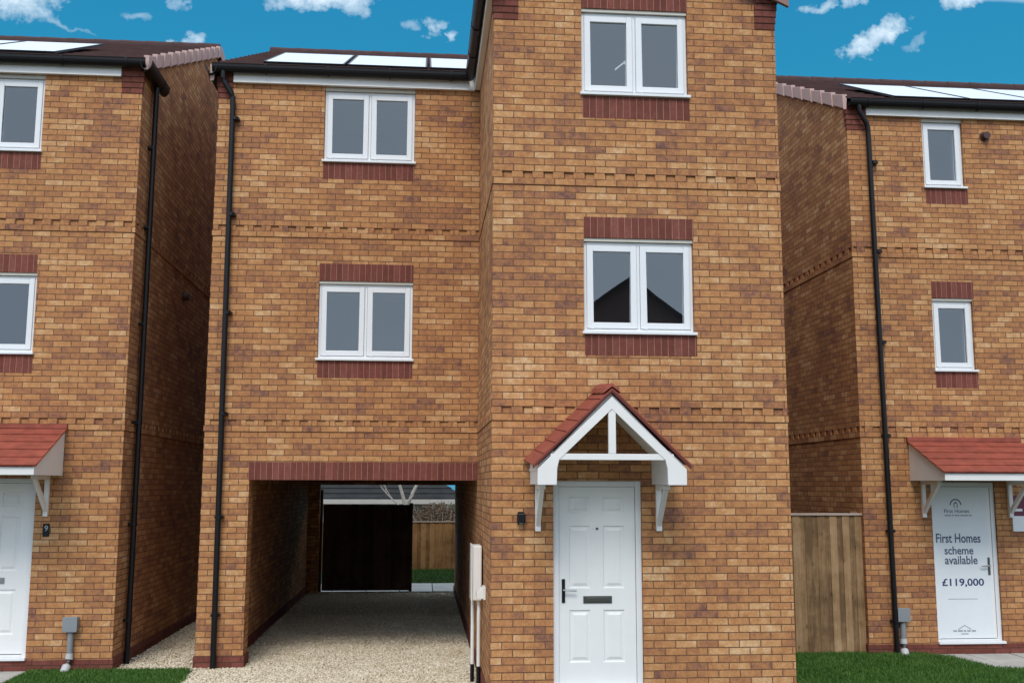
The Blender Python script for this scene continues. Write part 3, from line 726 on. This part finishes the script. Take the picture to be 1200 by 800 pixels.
rf = roof(HR, RX0 - .05, 11.6, RY - .12, yb + .12); verge(rf, RX0 - .05, -1, RY - .12, yb + .12)
solar(HR, 6.0, 10.6, .04, 1.95, RY - .12, 4)
vt = MB(); vt.tube([(7.40, RY - .085, 7.16), (7.40, RY + .01, 7.16)], .052, 16); vt.tube([(7.40, RY - .012, 7.16), (7.40, RY + .002, 7.16)], .075, 16); vt.build('flue_terminal', M['vent_brown'], HR, smooth=True)
vt = MB(); vt.tube([(LX1 + .09, 5.46, 5.0), (LX1 - .01, 5.46, 5.0)], .06, 14); vt.tube([(LX1 + .012, 5.46, 5.0), (LX1 - .002, 5.46, 5.0)], .085, 14); vt.build('flue_terminal', M['vent_brown'], HL, smooth=True)

# ================================================================== fittings that stand on or hang from the houses
def pole_box(x, y, lab, z1=.50):
    o = empty('cable_box', (x, y, GR), lab, 'cable box', 'grey cable entry boxes')
    b = MB(); b.box(x - .08, x + .08, y - .105, y - .002, z1 - .165, z1); b.box(x - .086, x + .086, y - .112, y - .1055, z1 - .172, z1 + .006); b.build('box_cover', M['grey_plastic'], o, bevel=.008)
    p = MB(); p.tube([(x, y - .05, z1 - .16), (x, y - .05, .05)], .036, 12); p.build('duct', M['grey_plastic'], o, smooth=True)
    p = MB(); p.tube([(x, y - .05, .07), (x, y - .055, .0), (x - .012, y - .085, -.07), (x - .03, y - .17, GR - .03)], [.042, .047, .052, .056], 12); p.build('duct_bend', plain('duct_pale', (.5, .5, .49), .5), o, smooth=True)
pole_box(-4.955, LY, 'grey cable box on a pipe at the foot of the left house beside its door')
pole_box(5.79, RY, 'grey cable box on a pipe beside the black downpipe of the right house', .47)

o = empty('outdoor_light', (.305, 0, 1.77), 'small black cube wall light left of the central white door', 'wall light')
b = MB(); b.box(.265, .35, -.095, -.012, 1.725, 1.82); b.build('housing', M['black_plastic'], o, bevel=.012)
b = MB(); b.box(.275, .34, -.0125, -.001, 1.705, 1.835); b.build('mounting_plate', M['black_plastic'], o, bevel=.003)
b = MB(); b.tube([(.308, -.055, 1.7245), (.308, -.055, 1.712)], .022, 12); b.build('lens', M['grey_plastic'], o)

o = empty('house_number', (-5.335, LY, 1.54), 'small black number plaque reading 9 under the left canopy bracket', 'number sign')
b = MB(); b.box(-5.376, -5.296, LY - .016, LY - .001, 1.465, 1.622); b.build('plate', M['black_plastic'], o, bevel=.004)
txt('9', -5.333, 1.565, LY - .0172, .07, M['ink_pale'], o, 'numeral', bold=.01)

o = empty('meter_box', (0, 1.45, .4), 'white meter box with two pipes on the shaded flank beside the passage', 'meter box')
b = MB(); b.box(-.122, -.019, 1.30, 1.66, .80, 1.415); b.build('case', M['meter_white'], o, bevel=.012)
b = MB(); b.box(-.138, -.123, 1.285, 1.675, .785, 1.43); b.build('door', M['meter_white'], o, bevel=.008)
for y, px in ((1.40, -.045), (1.56, -.108)):
    b = MB(); b.tube([(px, y, .80), (px, y, .05)], .021, 12); b.build('pipe', M['meter_white'], o, smooth=True)
    b = MB(); b.tube([(px, y, .06), (px, y, GR - .02)], .023, 12); b.build('pipe_end', M['black_plastic'], o, smooth=True)
o = empty('wall_vent', (0, .98, .93), 'small white vent cowl on the flank between meter box and front corner', 'vent')
b = MB(); b.box(-.03, -.002, .80, 1.02, .86, 1.0); b.build('back_plate', M['meter_white'], o, bevel=.004)
b = MB(); b.prism([(-.03, .87), (-.10, .87), (-.10, .94), (-.03, .99)], lambda c: (c[0], .82, c[1]), lambda c: (c[0], 1.0, c[1])); b.build('cowl', M['meter_white'], o, bevel=.004)

# sales notice covering the right-hand door
yp = RY + .035 - .006
o = empty('door_poster', (6.77, yp, .1), 'white sales notice reading First Homes scheme available, covering the right house door', 'poster')
b = MB(); b.box(6.316, 7.108, yp - .005, yp - .0012, .056, 2.098); b.build('sheet', M['poster'], o)
yt = yp - .0065
dx = .012
txt('First Homes', 6.665 + dx, 1.398, yt, .128, M['ink_grey'], o, width=.64, bold=.02); txt('scheme', 6.665 + dx, 1.232, yt, .112, M['ink_grey'], o, width=.415, bold=.02)
txt('available', 6.69 + dx, 1.102, yt, .118, M['ink_grey'], o, width=.47, bold=.02); txt('£119,000', 6.70 + dx, .795, yt, .115, M['ink'], o, width=.60, bold=.02)
ln = MB(); ln.box(6.49, 6.91, yt - .0003, yt, .575, .583); ln.build('rule', M['ink_pale'], o)
lg = MB()                                                                     # arched house emblem
for k in range(9):
    a0, a1 = math.pi * k / 9, math.pi * (k + 1) / 9
    lg.poly([(6.665 + .085 * math.cos(a), yt, 1.85 + .085 * math.sin(a)) for a in (a0, a1)] + [(6.665 + .068 * math.cos(a), yt, 1.85 + .068 * math.sin(a)) for a in (a1, a0)])
for dx_ in (-.028, .016): lg.poly([(6.665 + dx_, yt, 1.81), (6.665 + dx_ + .012, yt, 1.81), (6.665 + dx_ + .012, yt, 1.872), (6.665 + dx_, yt, 1.872)])
lg.poly([(6.637, yt, 1.872), (6.693, yt, 1.872), (6.665, yt, 1.90)])
lg.build('emblem', M['ink_grey'], o)
txt('First Homes', 6.675, 1.768, yt, .052, M['ink_grey'], o, width=.36, bold=.01)
sm = MB(); x = 6.50
for ww in (.09, .03, .07, .11, .04): sm.poly([(x, yt, 1.698), (x + ww, yt, 1.698), (x + ww, yt, 1.716), (x, yt, 1.716)]); x += ww + .012
sm.build('small_print', M['ink_pale'], o)
sm = MB()
for s in (-1, 1): sm.poly([(6.70, yt, .235), (6.70 + s * .10, yt, .175), (6.70 + s * .085, yt, .170), (6.70, yt, .222)], flip=s < 0)
x = 6.535
for ww in (.05, .07, .035, .05, .06): sm.poly([(x, yt, .142), (x + ww, yt, .142), (x + ww, yt, .165), (x, yt, .165)]); x += ww + .014
sm.poly([(6.645, yt, .108), (6.75, yt, .108), (6.75, yt, .122), (6.645, yt, .122)])
sm.build('foot_emblem', M['ink_pale'], o)

o = empty('sale_board', (7.75, RY, 1.7), 'maroon and white sale board on the right house wall, mostly out of frame', 'sign')
b = MB(); b.box(7.455, 8.15, RY - .028, RY - .002, 1.49, 1.70); b.build('white_panel', M['upvc'], o)
b = MB(); b.box(7.455, 8.15, RY - .028, RY - .002, 1.7005, 1.98); b.build('maroon_panel', M['maroon'], o)
b = MB(); b.poly([(7.49, RY - .03, 1.765), (7.60, RY - .03, 1.765), (7.60, RY - .03, 1.80), (7.49, RY - .03, 1.80)]); b.build('lettering', M['upvc'], o)

# ================================================================== fences, gate
def fence(name, x0, x1, y, z0, z1, mat, lab, board=.115, cap=True, cat='fence', posts=(), root=None):
    o = root or empty(name, ((x0 + x1) / 2, y, z0), lab, cat)
    b = MB(); x = x0; k = 0
    while x < x1 - .01:
        e = min(x1, x + board); d = .010 * (k % 2) + random.uniform(0, .003); tl = random.uniform(-.006, .004)
        b.box(x + .002, e + .012, y - .018 - d, y - d, z0, z1 + tl); x += board; k += 1
    b.build('boards', mat, o, weld=True)
    r = MB()
    for f_ in (.15, .5, .85): r.box(x0, x1, y + .002, y + .045, z0 + (z1 - z0) * f_ - .04, z0 + (z1 - z0) * f_ + .04)
    r.build('rails', mat, o)
    if cap: c_ = MB(); c_.box(x0 - .01, x1 + .02, y - .05, y + .03, z1 + .006, z1 + .036); c_.build('capping', plain('cap_' + name, (.42, .33, .27), .8, var=.2), o, bevel=.004)
    for px in posts: p = MB(); p.box(px - .05, px + .05, y + .046, y + .14, z0, z1 + .06); p.build('post', mat, o)
    return o
fence('timber_fence', XR + .02, RX0 - .012, 3.22, GR - .02, 1.70, M['fence_wood'], board=.088, lab= 'weathered timber fence closing the gap between central and right houses', posts=(XR + .1, RX0 - .08))
fence('garden_fence', -7.5, 6.5, 17.65, GR - .02, 1.10, M['fence_orange'], 'orange timber fence at the end of the back garden, seen through the passage', cap=True, posts=(-6, -3, 0, 3))
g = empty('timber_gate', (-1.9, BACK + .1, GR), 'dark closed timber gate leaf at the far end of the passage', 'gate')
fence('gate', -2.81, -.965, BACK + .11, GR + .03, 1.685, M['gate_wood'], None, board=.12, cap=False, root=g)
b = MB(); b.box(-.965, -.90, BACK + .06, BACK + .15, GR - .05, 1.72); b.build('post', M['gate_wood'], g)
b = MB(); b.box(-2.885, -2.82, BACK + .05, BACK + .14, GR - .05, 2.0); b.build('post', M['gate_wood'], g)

# ================================================================== beyond the garden
bg = empty('bungalow', (-4, 30, -1), 'grey roofed bungalow behind the garden fence, seen through the passage', 'house')
b = MB(); b.box(-9, .1, 26.2, 33, -1.0, 1.60); b.build('wall', M['render_white'], bg)
b = MB()
ex0, ex1, ey0, ey1, ez, hz = -9.5, .9, 25.8, 33.4, 1.62, 4.1
rx = ex1 - 3.9; ym = (ey0 + ey1) / 2
rows = 14
for k in range(rows):
    a, c_ = k / rows, (k + 1) / rows
    Lr = lambda p, q, t: Vector(p).lerp(Vector(q), t)
    f0, f1, t0, t1 = (ex0, ey0, ez), (ex1, ey0, ez), (ex0, ym, hz), (rx, ym, hz)
    up = Vector((0, -.012, .03))
    b.poly([Lr(f0, t0, a) + up, Lr(f1, t1, a) + up, Lr(f1, t1, c_), Lr(f0, t0, c_)]); b.poly([Lr(f0, t0, a), Lr(f1, t1, a), Lr(f1, t1, a) + up, Lr(f0, t0, a) + up])
b.poly([(ex1, ey0, ez), (ex1, ey1, ez), (rx, ym, hz)]); b.poly([(ex1, ey1, ez), (ex0, ey1, ez), (ex0, ym, hz), (rx, ym, hz)]); b.poly([(ex0, ey1, ez), (ex0, ey0, ez), (ex0, ym, hz)])
b.build('roof', M['grey_roof'], bg)
b = MB(); b.box(ex0, ex1, ey0 - .05, ey0, ez - .17, ez - .01); b.build('fascia', M['render_white'], bg)
b = MB(); b.box(-3.2, -1.8, 26.16, 26.22, -.1, 1.2); b.build('window', M['upvc'], bg)

tr = empty('bare_tree', (-1.2, 22, -.3), 'bare pale tree with forked trunk behind the garden fence', 'tree')
def limb(mb, p, d, L, r, n):
    pts = [Vector(p)]; rr = [r]; d = Vector(d).normalized()
    for i in range(4):
        d = (d + Vector((random.uniform(-.14, .14), random.uniform(-.14, .14), random.uniform(-.02, .12)))).normalized(); pts.append(pts[-1] + d * L / 4); rr.append(r * (1 - .16 * (i + 1)))
    mb.tube(pts, rr, 7)
    if n > 0:
        for j in range(3):
            k = random.choice((2, 3, 4)); limb(mb, pts[k], d + Vector((random.uniform(-.8, .8), random.uniform(-.8, .8), random.uniform(-.1, .5))), L * .66, rr[k] * .62, n - 1)
tk = MB(); tk.tube([(-1.2, 22, -.35), (-1.21, 22, .6), (-1.19, 22, 1.5)], [.12, .10, .095], 9); tk.build('trunk', M['bark'], tr, smooth=True)
cr = MB(); limb(cr, (-1.21, 22, 1.45), (-.33, 0, 1), 1.5, .065, 3); limb(cr, (-1.17, 22, 1.45), (.36, .05, 1), 1.6, .07, 3); limb(cr, (-1.2, 22.02, 1.3), (-1.0, .1, .75), 1.1, .03, 2); cr.build('branches', M['bark'], tr, smooth=True)

sh = empty('dry_shrub', (-.2, 20.5, -.2), 'brown leafless shrub spilling over the garden fence', 'shrub')
tw = MB()
for k in range(60):
    x = random.uniform(-1.0, 1.0); y = 20.5 + random.uniform(-.5, .5); h = random.uniform(1.2, 1.75)
    p = Vector((-.2 + x * .5, y, -.2)); q = Vector((-.2 + x * 1.1 + random.uniform(-.3, .3), y + random.uniform(-.3, .3), h * (1 - .25 * abs(x)))); m_ = p.lerp(q, .5) + Vector((random.uniform(-.1, .1), 0, .1)); tw.tube([p, m_, q], [.016, .011, .005], 5)
tw.build('stems', M['bark'], sh)
lv = MB()
for k in range(16000):
    a = random.uniform(0, 6.28); rr = math.sqrt(random.random()); zz = random.uniform(.35, 1.0)
    c_ = Vector((-.15 + math.cos(a) * rr * 1.05, 20.5 + math.sin(a) * rr * .6, .3 + (1.52 - .45 * rr * rr + .12 * math.sin(a * 5 + rr * 7)) * zz - .3))
    u = Vector((random.gauss(0, 1), random.gauss(0, 1), random.gauss(0, 1))).normalized() * .034; v_ = u.orthogonal().normalized() * .018
    lv.poly([c_ - u, c_ + v_, c_ + u, c_ - v_])
lv.build('foliage', M['dry_leaf'], sh, weld=False)

# ================================================================== house across the street (seen reflected in the first-floor window)
oh = empty('gabled_house', (6.8, -30, GR), 'dark brick gabled house across the street, seen as a reflection in the window', 'house')
b = MB(); ox, oy, oe, oa = 6.8, -26, 6.5, 9.55; hw = 4.1
b.poly([(ox - hw, oy, GR), (ox - hw, oy, oe), (ox, oy, oa), (ox + hw, oy, oe), (ox + hw, oy, GR)])
b.box(ox - hw, ox + hw, oy - 9, oy - .01, GR, oe, skip='+z'); b.poly([(ox - hw, oy - 9, oe), (ox + hw, oy - 9, oe), (ox, oy - 9, oa)])
b.build('wall', M['opp_brick'], oh)
b = MB(); sl = (oa - oe) / hw
for s in (-1, 1):
    pr = [(s * (hw + .3), oe - .3 * sl), (0, oa), (0, oa + .16), (s * (hw + .3), oe - .3 * sl + .16)]
    b.prism(pr, lambda c: (ox + c[0], oy + .15, c[1] + .01), lambda c: (ox + c[0], oy - 9.15, c[1] + .01))
b.build('roof', M['roof_tile'], oh)
for wx, wz in ((-2, 1), (1.6, 1), (-2, 3.9), (1.6, 3.9)):
    b = MB(); b.box(ox + wx - .6, ox + wx + .6, oy, oy + .03, wz, wz + 1.2); fr_ = b.build('window', M['upvc'], oh)
    b = MB(); b.poly([(ox + wx + .52, oy + .032, wz + .08), (ox + wx - .52, oy + .032, wz + .08), (ox + wx - .52, oy + .032, wz + 1.12), (ox + wx + .52, oy + .032, wz + 1.12)]); b.build('pane', M['steel_dark'], fr_)

# ================================================================== ground
def sheet(name, polys, z, mat, kind='structure', sub=0):
    b = MB()
    for p in polys: b.poly([(x, y, z) for x, y in p])
    o = b.build(name, mat); tag(o, kind=kind); return o
g_ = sheet('ground', [[(-400, -400), (400, -400), (400, 400), (-400, 400)]], GR - .03, M['earth']); g_['label'] = 'bare earth round the houses'; g_['category'] = 'ground'
rd2 = sheet('road', [[(-60, -20), (60, -20), (60, -13.2), (-60, -13.2)]], GR - .022, M['asphalt']); rd2['label'] = 'dark asphalt road in front of the houses'; rd2['category'] = 'road'
kb = MB(); kb.box(-60, 60, -13.2, -13.05, GR - .05, GR + .08); k_ = tag(kb.build('kerb', M['concrete'], bevel=.01), 'pale concrete kerb along the road', 'kerb', kind='structure')
pv = sheet('pavement', [[(-60, -13.05), (60, -13.05), (60, -11.2), (-60, -11.2)]], GR - .006, M['asphalt']); pv['label'] = 'asphalt pavement along the road'; pv['category'] = 'pavement'

gravel_polys = [[(-3.40, -6), (-.02, -6), (-.02, D), (-3.40, D)], [(PX0 - .19, D), (0, D), (0, 11.75), (PX0 - .19, 11.75)], [(LX1 + .02, 2.62), (-3.40, 2.62), (-3.40, D), (-3.51, D), (-3.51, 13), (LX1 + .02, 13)]]
gb = sheet('gravel_drive', gravel_polys, GR - .004, M['gravel']); tag(gb, 'pale gravel drive running through the passage', 'drive')
lawn_l = [(-5.42, 2.62), (-4.46, 2.62), (-3.52, 2.60), (-3.42, 1.9), (-3.38, -6), (-5.42, -6)]
lawn_r = [(3.2, 3.2), (5.31, 3.2), (5.34, 3.10), (6.02, 3.10), (6.30, 2.82), (6.45, 1.95), (7.9, 1.55), (7.9, -6), (3.2, -6)]
lawn_b = [(-8, 13.75), (7, 13.75), (7, 17.7), (-8, 17.7)]
lw = sheet('lawn', [lawn_l, lawn_r, lawn_b], GR + .004, M['turf']); tag(lw, 'turf beds in front of and behind the houses', 'lawn')
# paving
def slabs(name, lab, x0, x1, y0, y1, nx, ny, z=GR + .012, gap=.02):
    b = MB(); wx, wy = (x1 - x0) / nx, (y1 - y0) / ny
    for i in range(nx):
        for j in range(ny): b.box(x0 + i * wx + gap / 2, x0 + (i + 1) * wx - gap / 2, y0 + j * wy + gap / 2, y0 + (j + 1) * wy - gap / 2, GR - .05, z + random.uniform(-.003, .003))
    return tag(b.build(name, M['concrete'], bevel=.004), lab, 'paving', kind='structure')
slabs('paving', 'pale slab path to the right house door', 6.05, 7.9, 1.5, RY - .02, 3, 3, GR + .010)
slabs('paving', 'pale slab path to the left house door', -7.0, -5.44, .9, LY - .02, 3, 3)
slabs('paving', 'pale patio slabs beyond the passage gate', -4, 3.1, BACK + .02, 13.75, 10, 3)

# ------------------------------------------------------------------ scattered stones and grass
def inpoly(x, y, poly):
    r = np.zeros(len(x), bool); n = len(poly)
    for i in range(n):
        (x0, y0), (x1, y1) = poly[i], poly[(i + 1) % n]
        c = ((y0 > y) != (y1 > y)) & (x < (x1 - x0) * (y - y0) / ((y1 - y0) + 1e-12) + x0); r ^= c
    return r
def raw_mesh(name, V, F, mat):
    me = bpy.data.meshes.new(name); k = F.shape[1]
    me.vertices.add(len(V)); me.vertices.foreach_set('co', V.astype(np.float32).ravel())
    me.loops.add(F.size); me.loops.foreach_set('vertex_index', F.astype(np.int32).ravel())
    me.polygons.add(len(F)); me.polygons.foreach_set('loop_start', np.arange(0, F.size, k, dtype=np.int32))
    me.update(calc_edges=True); me.materials.append(mat); o = bpy.data.objects.new(name, me); COL.objects.link(o); return o
bm = bmesh.new(); bmesh.ops.create_icosphere(bm, subdivisions=1, radius=1); bm.verts.ensure_lookup_table()
IV = np.array([v.co[:] for v in bm.verts]); IF = np.array([[v.index for v in f.verts] for f in bm.faces]); bm.free()
def scatter(x0, x1, y0, y1, n, polys):
    x = rng.uniform(x0, x1, n); y = rng.uniform(y0, y1, n); m = np.zeros(n, bool)
    for p in polys: m |= inpoly(x, y, p)
    return x[m], y[m]
xs, ys = [], []
for (a, b_, c, d, dens) in ((-3.5, 0, .9, 4.5, 4200), (-3.1, 0, 4.5, 8, 1800), (-3.1, 0, 8, 11.8, 500), (-4.5, -3.4, 2.55, 7, 2400), (-4.5, -3.4, 7, 12, 500)):
    x, y = scatter(a, b_, c, d, int((b_ - a) * (d - c) * dens), gravel_polys); xs.append(x); ys.append(y)
# loose stones kicked onto the grass edge
xe = rng.normal(-3.42, .05, 500); ye = rng.uniform(.5, 2.6, 500); xs.append(xe); ys.append(ye)
xs, ys = np.concatenate(xs), np.concatenate(ys); n = len(xs)
r = rng.lognormal(math.log(.0098), .33, n); sc = r[:, None] * rng.uniform(.65, 1.25, (n, 3)) * np.array([1.1, 1.1, .72])
an = rng.uniform(0, 6.283, n); P_ = IV[None] * rng.uniform(.8, 1.15, (n, len(IV), 1)) * sc[:, None]
ca, sa = np.cos(an)[:, None], np.sin(an)[:, None]
Vx = P_[..., 0] * ca - P_[..., 1] * sa + xs[:, None]; Vy = P_[..., 0] * sa + P_[..., 1] * ca + ys[:, None]; Vz = P_[..., 2] + (GR + rng.uniform(0, .013, n))[:, None]
V = np.stack([Vx, Vy, Vz], -1).reshape(-1, 3); F = (IF[None] + (np.arange(n) * len(IV))[:, None, None]).reshape(-1, 3)
tag(raw_mesh('gravel', V, F, M['pebble']), 'loose pale gravel stones on the drive and side path', 'gravel', kind='stuff')

def blades(regions, polys):
    X, Y, Hh = [], [], []
    for (a, b_, c, d, dens, h) in regions:
        x, y = scatter(a, b_, c, d, int((b_ - a) * (d - c) * dens), polys); X.append(x); Y.append(y); Hh.append(np.full(len(x), h))
    x, y, h = map(np.concatenate, (X, Y, Hh)); n = len(x); h = h * rng.uniform(.5, 1.25, n)
    a = rng.uniform(0, 6.283, n); lean = rng.uniform(.1, .75, n) * h; la = rng.uniform(0, 6.283, n); wd = rng.uniform(.0025, .005, n)
    bx, by = np.cos(a) * wd, np.sin(a) * wd; lx, ly = np.cos(la) * lean, np.sin(la) * lean; z0 = GR
    V = np.zeros((n, 5, 3))
    V[:, 0] = np.stack([x - bx, y - by, np.full(n, z0)], 1); V[:, 1] = np.stack([x + bx, y + by, np.full(n, z0)], 1)
    V[:, 2] = np.stack([x + bx * .7 + lx * .35, y + by * .7 + ly * .35, z0 + h * .6], 1); V[:, 3] = np.stack([x - bx * .7 + lx * .35, y - by * .7 + ly * .35, z0 + h * .6], 1)
    V[:, 4] = np.stack([x + lx, y + ly, z0 + h], 1)
    F = np.array([[0, 1, 2], [0, 2, 3], [3, 2, 4]])
    return V.reshape(-1, 3), (F[None] + (np.arange(n) * 5)[:, None, None]).reshape(-1, 3)
V, F = blades([(3.2, 7.9, .6, 3.2, 9000, .055), (-5.5, -3.35, 1.2, 2.63, 9000, .05), (-2.5, 1.6, 13.75, 17.6, 1500, .06), (-5.5, -3.35, -.5, 1.2, 2500, .05), (3.2, 7.9, -1, .6, 2000, .055)], [lawn_l, lawn_r, lawn_b])
tag(raw_mesh('grass', V, F, M['blade']), 'short dark green grass growing on the lawns', 'grass', kind='stuff')

# ================================================================== sky, sun, camera
SUN_EL, SUN_AZ = 48, 192          # degrees; azimuth clockwise from +y
Wd = bpy.data.worlds.new('World'); S.world = Wd; Wd.use_nodes = True; t = Wd.node_tree; t.nodes.clear()
out = t.nodes.new('ShaderNodeOutputWorld'); bgn = t.nodes.new('ShaderNodeBackground'); bgn.inputs['Strength'].default_value = .10
t.links.new(bgn.outputs[0], out.inputs[0])
sky = t.nodes.new('ShaderNodeTexSky'); sky.sky_type = 'NISHITA'; sky.sun_disc = False; sky.sun_elevation = R(SUN_EL); sky.sun_rotation = R(SUN_AZ); sky.air_density = 1.0; sky.dust_density = .3; sky.ozone_density = 4
tc = t.nodes.new('ShaderNodeTexCoord').outputs['Generated']
sp = t.nodes.new('ShaderNodeSeparateXYZ'); t.links.new(tc, sp.inputs[0]); X, Y, Z = sp.outputs
blue = mixc(t, .93, sky.outputs[0], ramp_out(t, math_(t, 'MULTIPLY', math_(t, 'ABSOLUTE', Z), 1.0), [(.28, (.15, 2.42, 4.15)), (.45, (.10, 1.98, 3.85))]))                 # deep saturated blue of the photograph
ya = math_(t, 'MAXIMUM', math_(t, 'ABSOLUTE', Y), .05)
u = math_(t, 'DIVIDE', X, ya); v = math_(t, 'DIVIDE', Z, ya)
cmb = t.nodes.new('ShaderNodeCombineXYZ'); t.links.new(u, cmb.inputs[0]); t.links.new(v, cmb.inputs[1])
n1 = noise(t, cmb.outputs[0], 38, 7, .62); n2 = noise(t, cmb.outputs[0], 120, 4, .65); n3 = noise(t, cmb.outputs[0], 5, 4)
nn = math_(t, 'ADD', math_(t, 'MULTIPLY', math_(t, 'SUBTRACT', n1, .5), 2.6), math_(t, 'MULTIPLY', math_(t, 'SUBTRACT', n2, .5), 1.1))
wn = N(t, 'ShaderNodeTexNoise', Scale=26, Detail=5, Roughness=.6); t.links.new(cmb.outputs[0], wn.inputs['Vector'])
wsep = t.nodes.new('ShaderNodeSeparateXYZ'); t.links.new(wn.outputs['Color'], wsep.inputs[0])
u0, v0 = u, v
u = math_(t, 'ADD', u, math_(t, 'MULTIPLY', math_(t, 'SUBTRACT', wsep.outputs[0], .5), .085)); v = math_(t, 'ADD', v, math_(t, 'MULTIPLY', math_(t, 'SUBTRACT', wsep.outputs[1], .5), .030))
mask = None
BL = [(-.402, .474, .035, .018, -20, 1.1), (-.106, .486, .046, .013, 6, 1.2), (-.075, .481, .022, .012, -8, 1.0), (.0037, .4575, .010, .0085, 30, .9), (.0245, .450, .009, .005, 20, .8), (.470, .469, .034, .0135, 27, 1.25),
      (.411, .4995, .020, .006, 15, .85), (.452, .506, .010, .005, 20, .8), (.566, .512, .024, .009, 12, 1.0), (-.236, .4345, .011, .008, 0, .9), (-.288, .458, .012, .004, -15, .42), (-.243, .470, .006, .007, 0, .5), (.515, .463, .018, .004, 30, .32), (-.36, .45, .03, .003, -32, .42), (-.02, .462, .008, .004, 10, .35)]
for (cu, cv, ru, rv, ang, op) in BL:
    c, s_ = math.cos(R(ang)), math.sin(R(ang))
    du, dv = math_(t, 'SUBTRACT', u, cu), math_(t, 'SUBTRACT', v, cv)
    a = math_(t, 'ADD', math_(t, 'MULTIPLY', du, c / ru), math_(t, 'MULTIPLY', dv, s_ / ru)); b = math_(t, 'ADD', math_(t, 'MULTIPLY', du, -s_ / rv), math_(t, 'MULTIPLY', dv, c / rv))
    d = math_(t, 'ADD', math_(t, 'MULTIPLY', a, a), math_(t, 'MULTIPLY', b, b))
    e = math_(t, 'SUBTRACT', 1.3, math_(t, 'ADD', math_(t, 'MULTIPLY', d, .85), math_(t, 'MULTIPLY', nn, 1.25)))
    e = math_(t, 'MULTIPLY', math_(t, 'MULTIPLY', e, .42, True), op, True)
    mask = e if mask is None else math_(t, 'MAXIMUM', mask, e)
front = math_(t, 'GREATER_THAN', Y, 0.0)
mask = math_(t, 'MULTIPLY', mask, front)
# broad bright cloud cover overhead and behind the camera
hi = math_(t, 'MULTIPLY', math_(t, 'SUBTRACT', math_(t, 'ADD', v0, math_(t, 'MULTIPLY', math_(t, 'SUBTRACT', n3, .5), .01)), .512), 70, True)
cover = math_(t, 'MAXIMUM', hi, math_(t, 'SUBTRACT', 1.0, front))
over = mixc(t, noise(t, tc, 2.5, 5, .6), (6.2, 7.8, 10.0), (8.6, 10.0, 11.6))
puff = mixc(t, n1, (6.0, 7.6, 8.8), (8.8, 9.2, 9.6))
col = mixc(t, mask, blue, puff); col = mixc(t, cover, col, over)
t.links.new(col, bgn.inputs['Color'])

sd = bpy.data.lights.new('sun', 'SUN'); sd.energy = 1.5; sd.angle = R(22); sd.color = (1, .955, .89)
so_ = bpy.data.objects.new('sun', sd); COL.objects.link(so_)
az, el = R(SUN_AZ), R(SUN_EL)
dvec = Vector((math.sin(az) * math.cos(el), math.cos(az) * math.cos(el), math.sin(el)))
so_.rotation_euler = dvec.to_track_quat('Z', 'Y').to_euler(); so_.location = dvec * 60

cd = bpy.data.cameras.new('camera'); cam = bpy.data.objects.new('camera', cd); COL.objects.link(cam); S.camera = cam
cd.sensor_width = 36; cd.lens = 36 * 1214.455 / 1200; cd.clip_start = .1; cd.clip_end = 2000
r_ = Vector((.99628206, -.0861164, .0024533)); u_ = Vector((-.01422987, -.13640665, .99055072)); f_ = Vector((.08496802, .98690283, .13712492))
mw = Matrix(((r_.x, u_.x, -f_.x, -.7207), (r_.y, u_.y, -f_.y, -10.827), (r_.z, u_.z, -f_.z, 2.1074), (0, 0, 0, 1)))
cam.matrix_world = mw
S.view_settings.view_transform = 'Standard'; S.view_settings.look = 'None'; S.view_settings.gamma = 1; S.view_settings.exposure = 0.38
S.cycles.max_bounces = 8; S.cycles.diffuse_bounces = 4; S.cycles.transparent_max_bounces = 8
